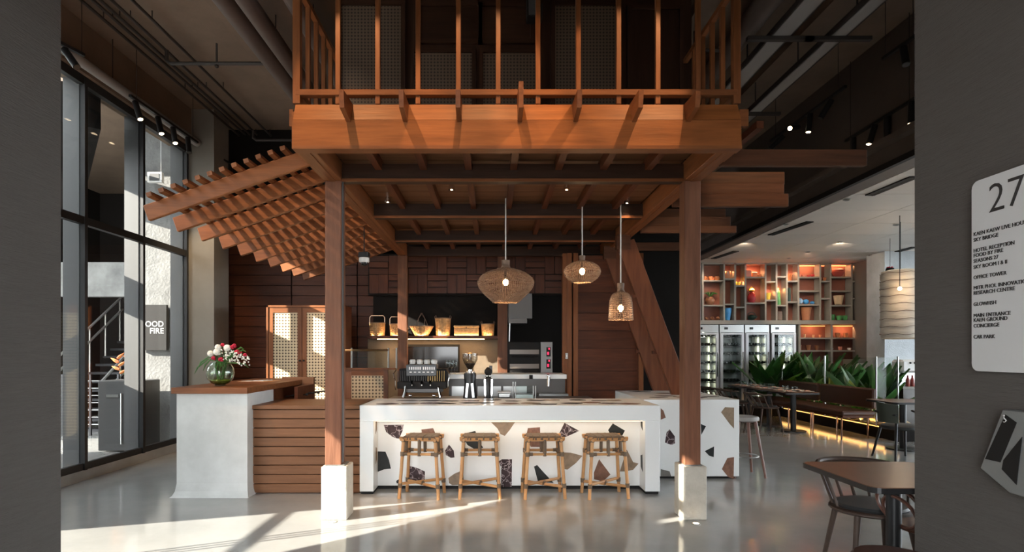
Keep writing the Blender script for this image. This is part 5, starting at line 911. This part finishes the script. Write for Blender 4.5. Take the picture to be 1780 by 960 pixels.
ptable(5.95, 6.7, 8.5, 9.2, 'small table behind the green armchair', 'dining tables')
# service station with machines by the window
sv = thing('service_station', (7.75, 10.5, 0), 'grey service counter beside the concrete column', 'counter'); MB().box(X(1556, 10.4), 8.6, 10.2, 10.9, .84, .88).build('top', M['sgrey'], sv); MB().box(X(1560, 10.4), 8.6, 10.25, 10.85, 0, .84).build('carcass', M['dsteel'], sv)
t = thing('white_coffee_machine', (X(1577, 10.5), 10.5, .88), 'white compact coffee machine on the grey service counter', 'coffee machine'); x = X(1577, 10.5); MB().box(x-.17, x+.2, 10.4, 10.7, 1.12, 1.36).build('body', M['porc'], t, bevel=.04); MB().box(x-.15, x+.2, 10.5, 10.7, .88, 1.12).build('back', M['steel'], t)
for k in range(2): MB().ball((x-.02+k*.08, 10.39, 1.30), .018, 8).build('knob', M['black'], t)
for k in range(3):
    c = (X(1570+k*8, 10.3), 10.3, .881); tag(MB().lathe([(.028, 0), (.032, .01), (.032, .12), (.014, .16), (.014, .2), (.004, .2)], c, 12).build('sauce_bottle', pm['dr'] if k else M['gl'], smooth=True), ['clear bottle on the grey service counter', 'red sauce bottle in the middle of the service counter', 'red sauce bottle nearest the right wall'][k], 'bottle', 'bottles on the service counter')
t = thing('white_cabinet', (X(1486, 13.2), 13.2, 0), 'small white appliance below the lower pottery shelves', 'appliance'); x0, x1 = X(1474, 13.2), X(1498, 13.2); MB().box(x0, x1, 13.0, 13.4, 0, Z(625, 13.2)).build('body', M['sgrey'], t, bevel=.01); MB().box(x0+.03, x1-.03, 12.99, 13.0, .9, Z(631, 13.2)).build('door', M['porc'], t)
# paper lantern
Y = 9.6; cx = X(1565, Y); t = thing('paper_lantern', (cx, Y, Z(590, Y)), 'tall cream paper lantern with a bare bulb in front', 'pendant lamp')
z0, z1 = Z(590, Y), Z(470, Y); prof = [(.2, z0), (.275, z0+.02)]
for k in range(25): prof.append((.285+.006*math.sin(k*2.3)-(.012 if k % 3 == 0 else 0), z0+.05+(z1-z0-.1)*k/24))
prof += [(.27, z1-.02), (.2, z1)]
MB().lathe(prof, (cx, Y, 0), 26).build('shade', M['paper'], t, smooth=True)
for k in range(9): z = z0+.08+k*(z1-z0-.14)/8; MB().tube([(cx+.289*math.cos(2*PI*j/26), Y+.289*math.sin(2*PI*j/26), z+.01*math.sin(j*1.3+k)) for j in range(26)], .004, 5, closed=True).build('rib', M['wick'], t)
MB().tube([(cx, Y, z1), (cx, Y, 3.67)], .006, 6).build('cord', M['blackm'], t)
c = W(1564, 502, 9.15); MB().ball(c, .03, 10).build('bulb', M['glow'], t, smooth=True); MB().tube([c+Vector((0, 0, .03)), (c.x, c.y, 3.67)], .006, 6).build('bulb_cord', M['blackm'], t)
point('lantern_lamp', c+Vector((0, -.06, 0)), 3, (1, .75, .5))
c = W(1547, 471, 11); t = thing('black_flower_pot', c, 'black hanging pot with red bloom beside the lantern', 'plant pot'); MB().lathe([(.02, -.1), (.06, -.06), (.075, .02), (.065, .05), (.02, .05)], c, 16).build('pot', M['blackm'], t, smooth=True)
b = MB()
for k in range(5): b.ball(c+Vector((.04*math.cos(k*1.3), .03*math.sin(k*1.3), .06)), .022, 7)
b.build('bloom', fr_, t); MB().tube([c+Vector((0, 0, .05)), (c.x, c.y, 3.67)], .004, 5).build('wire', M['blackm'], t)
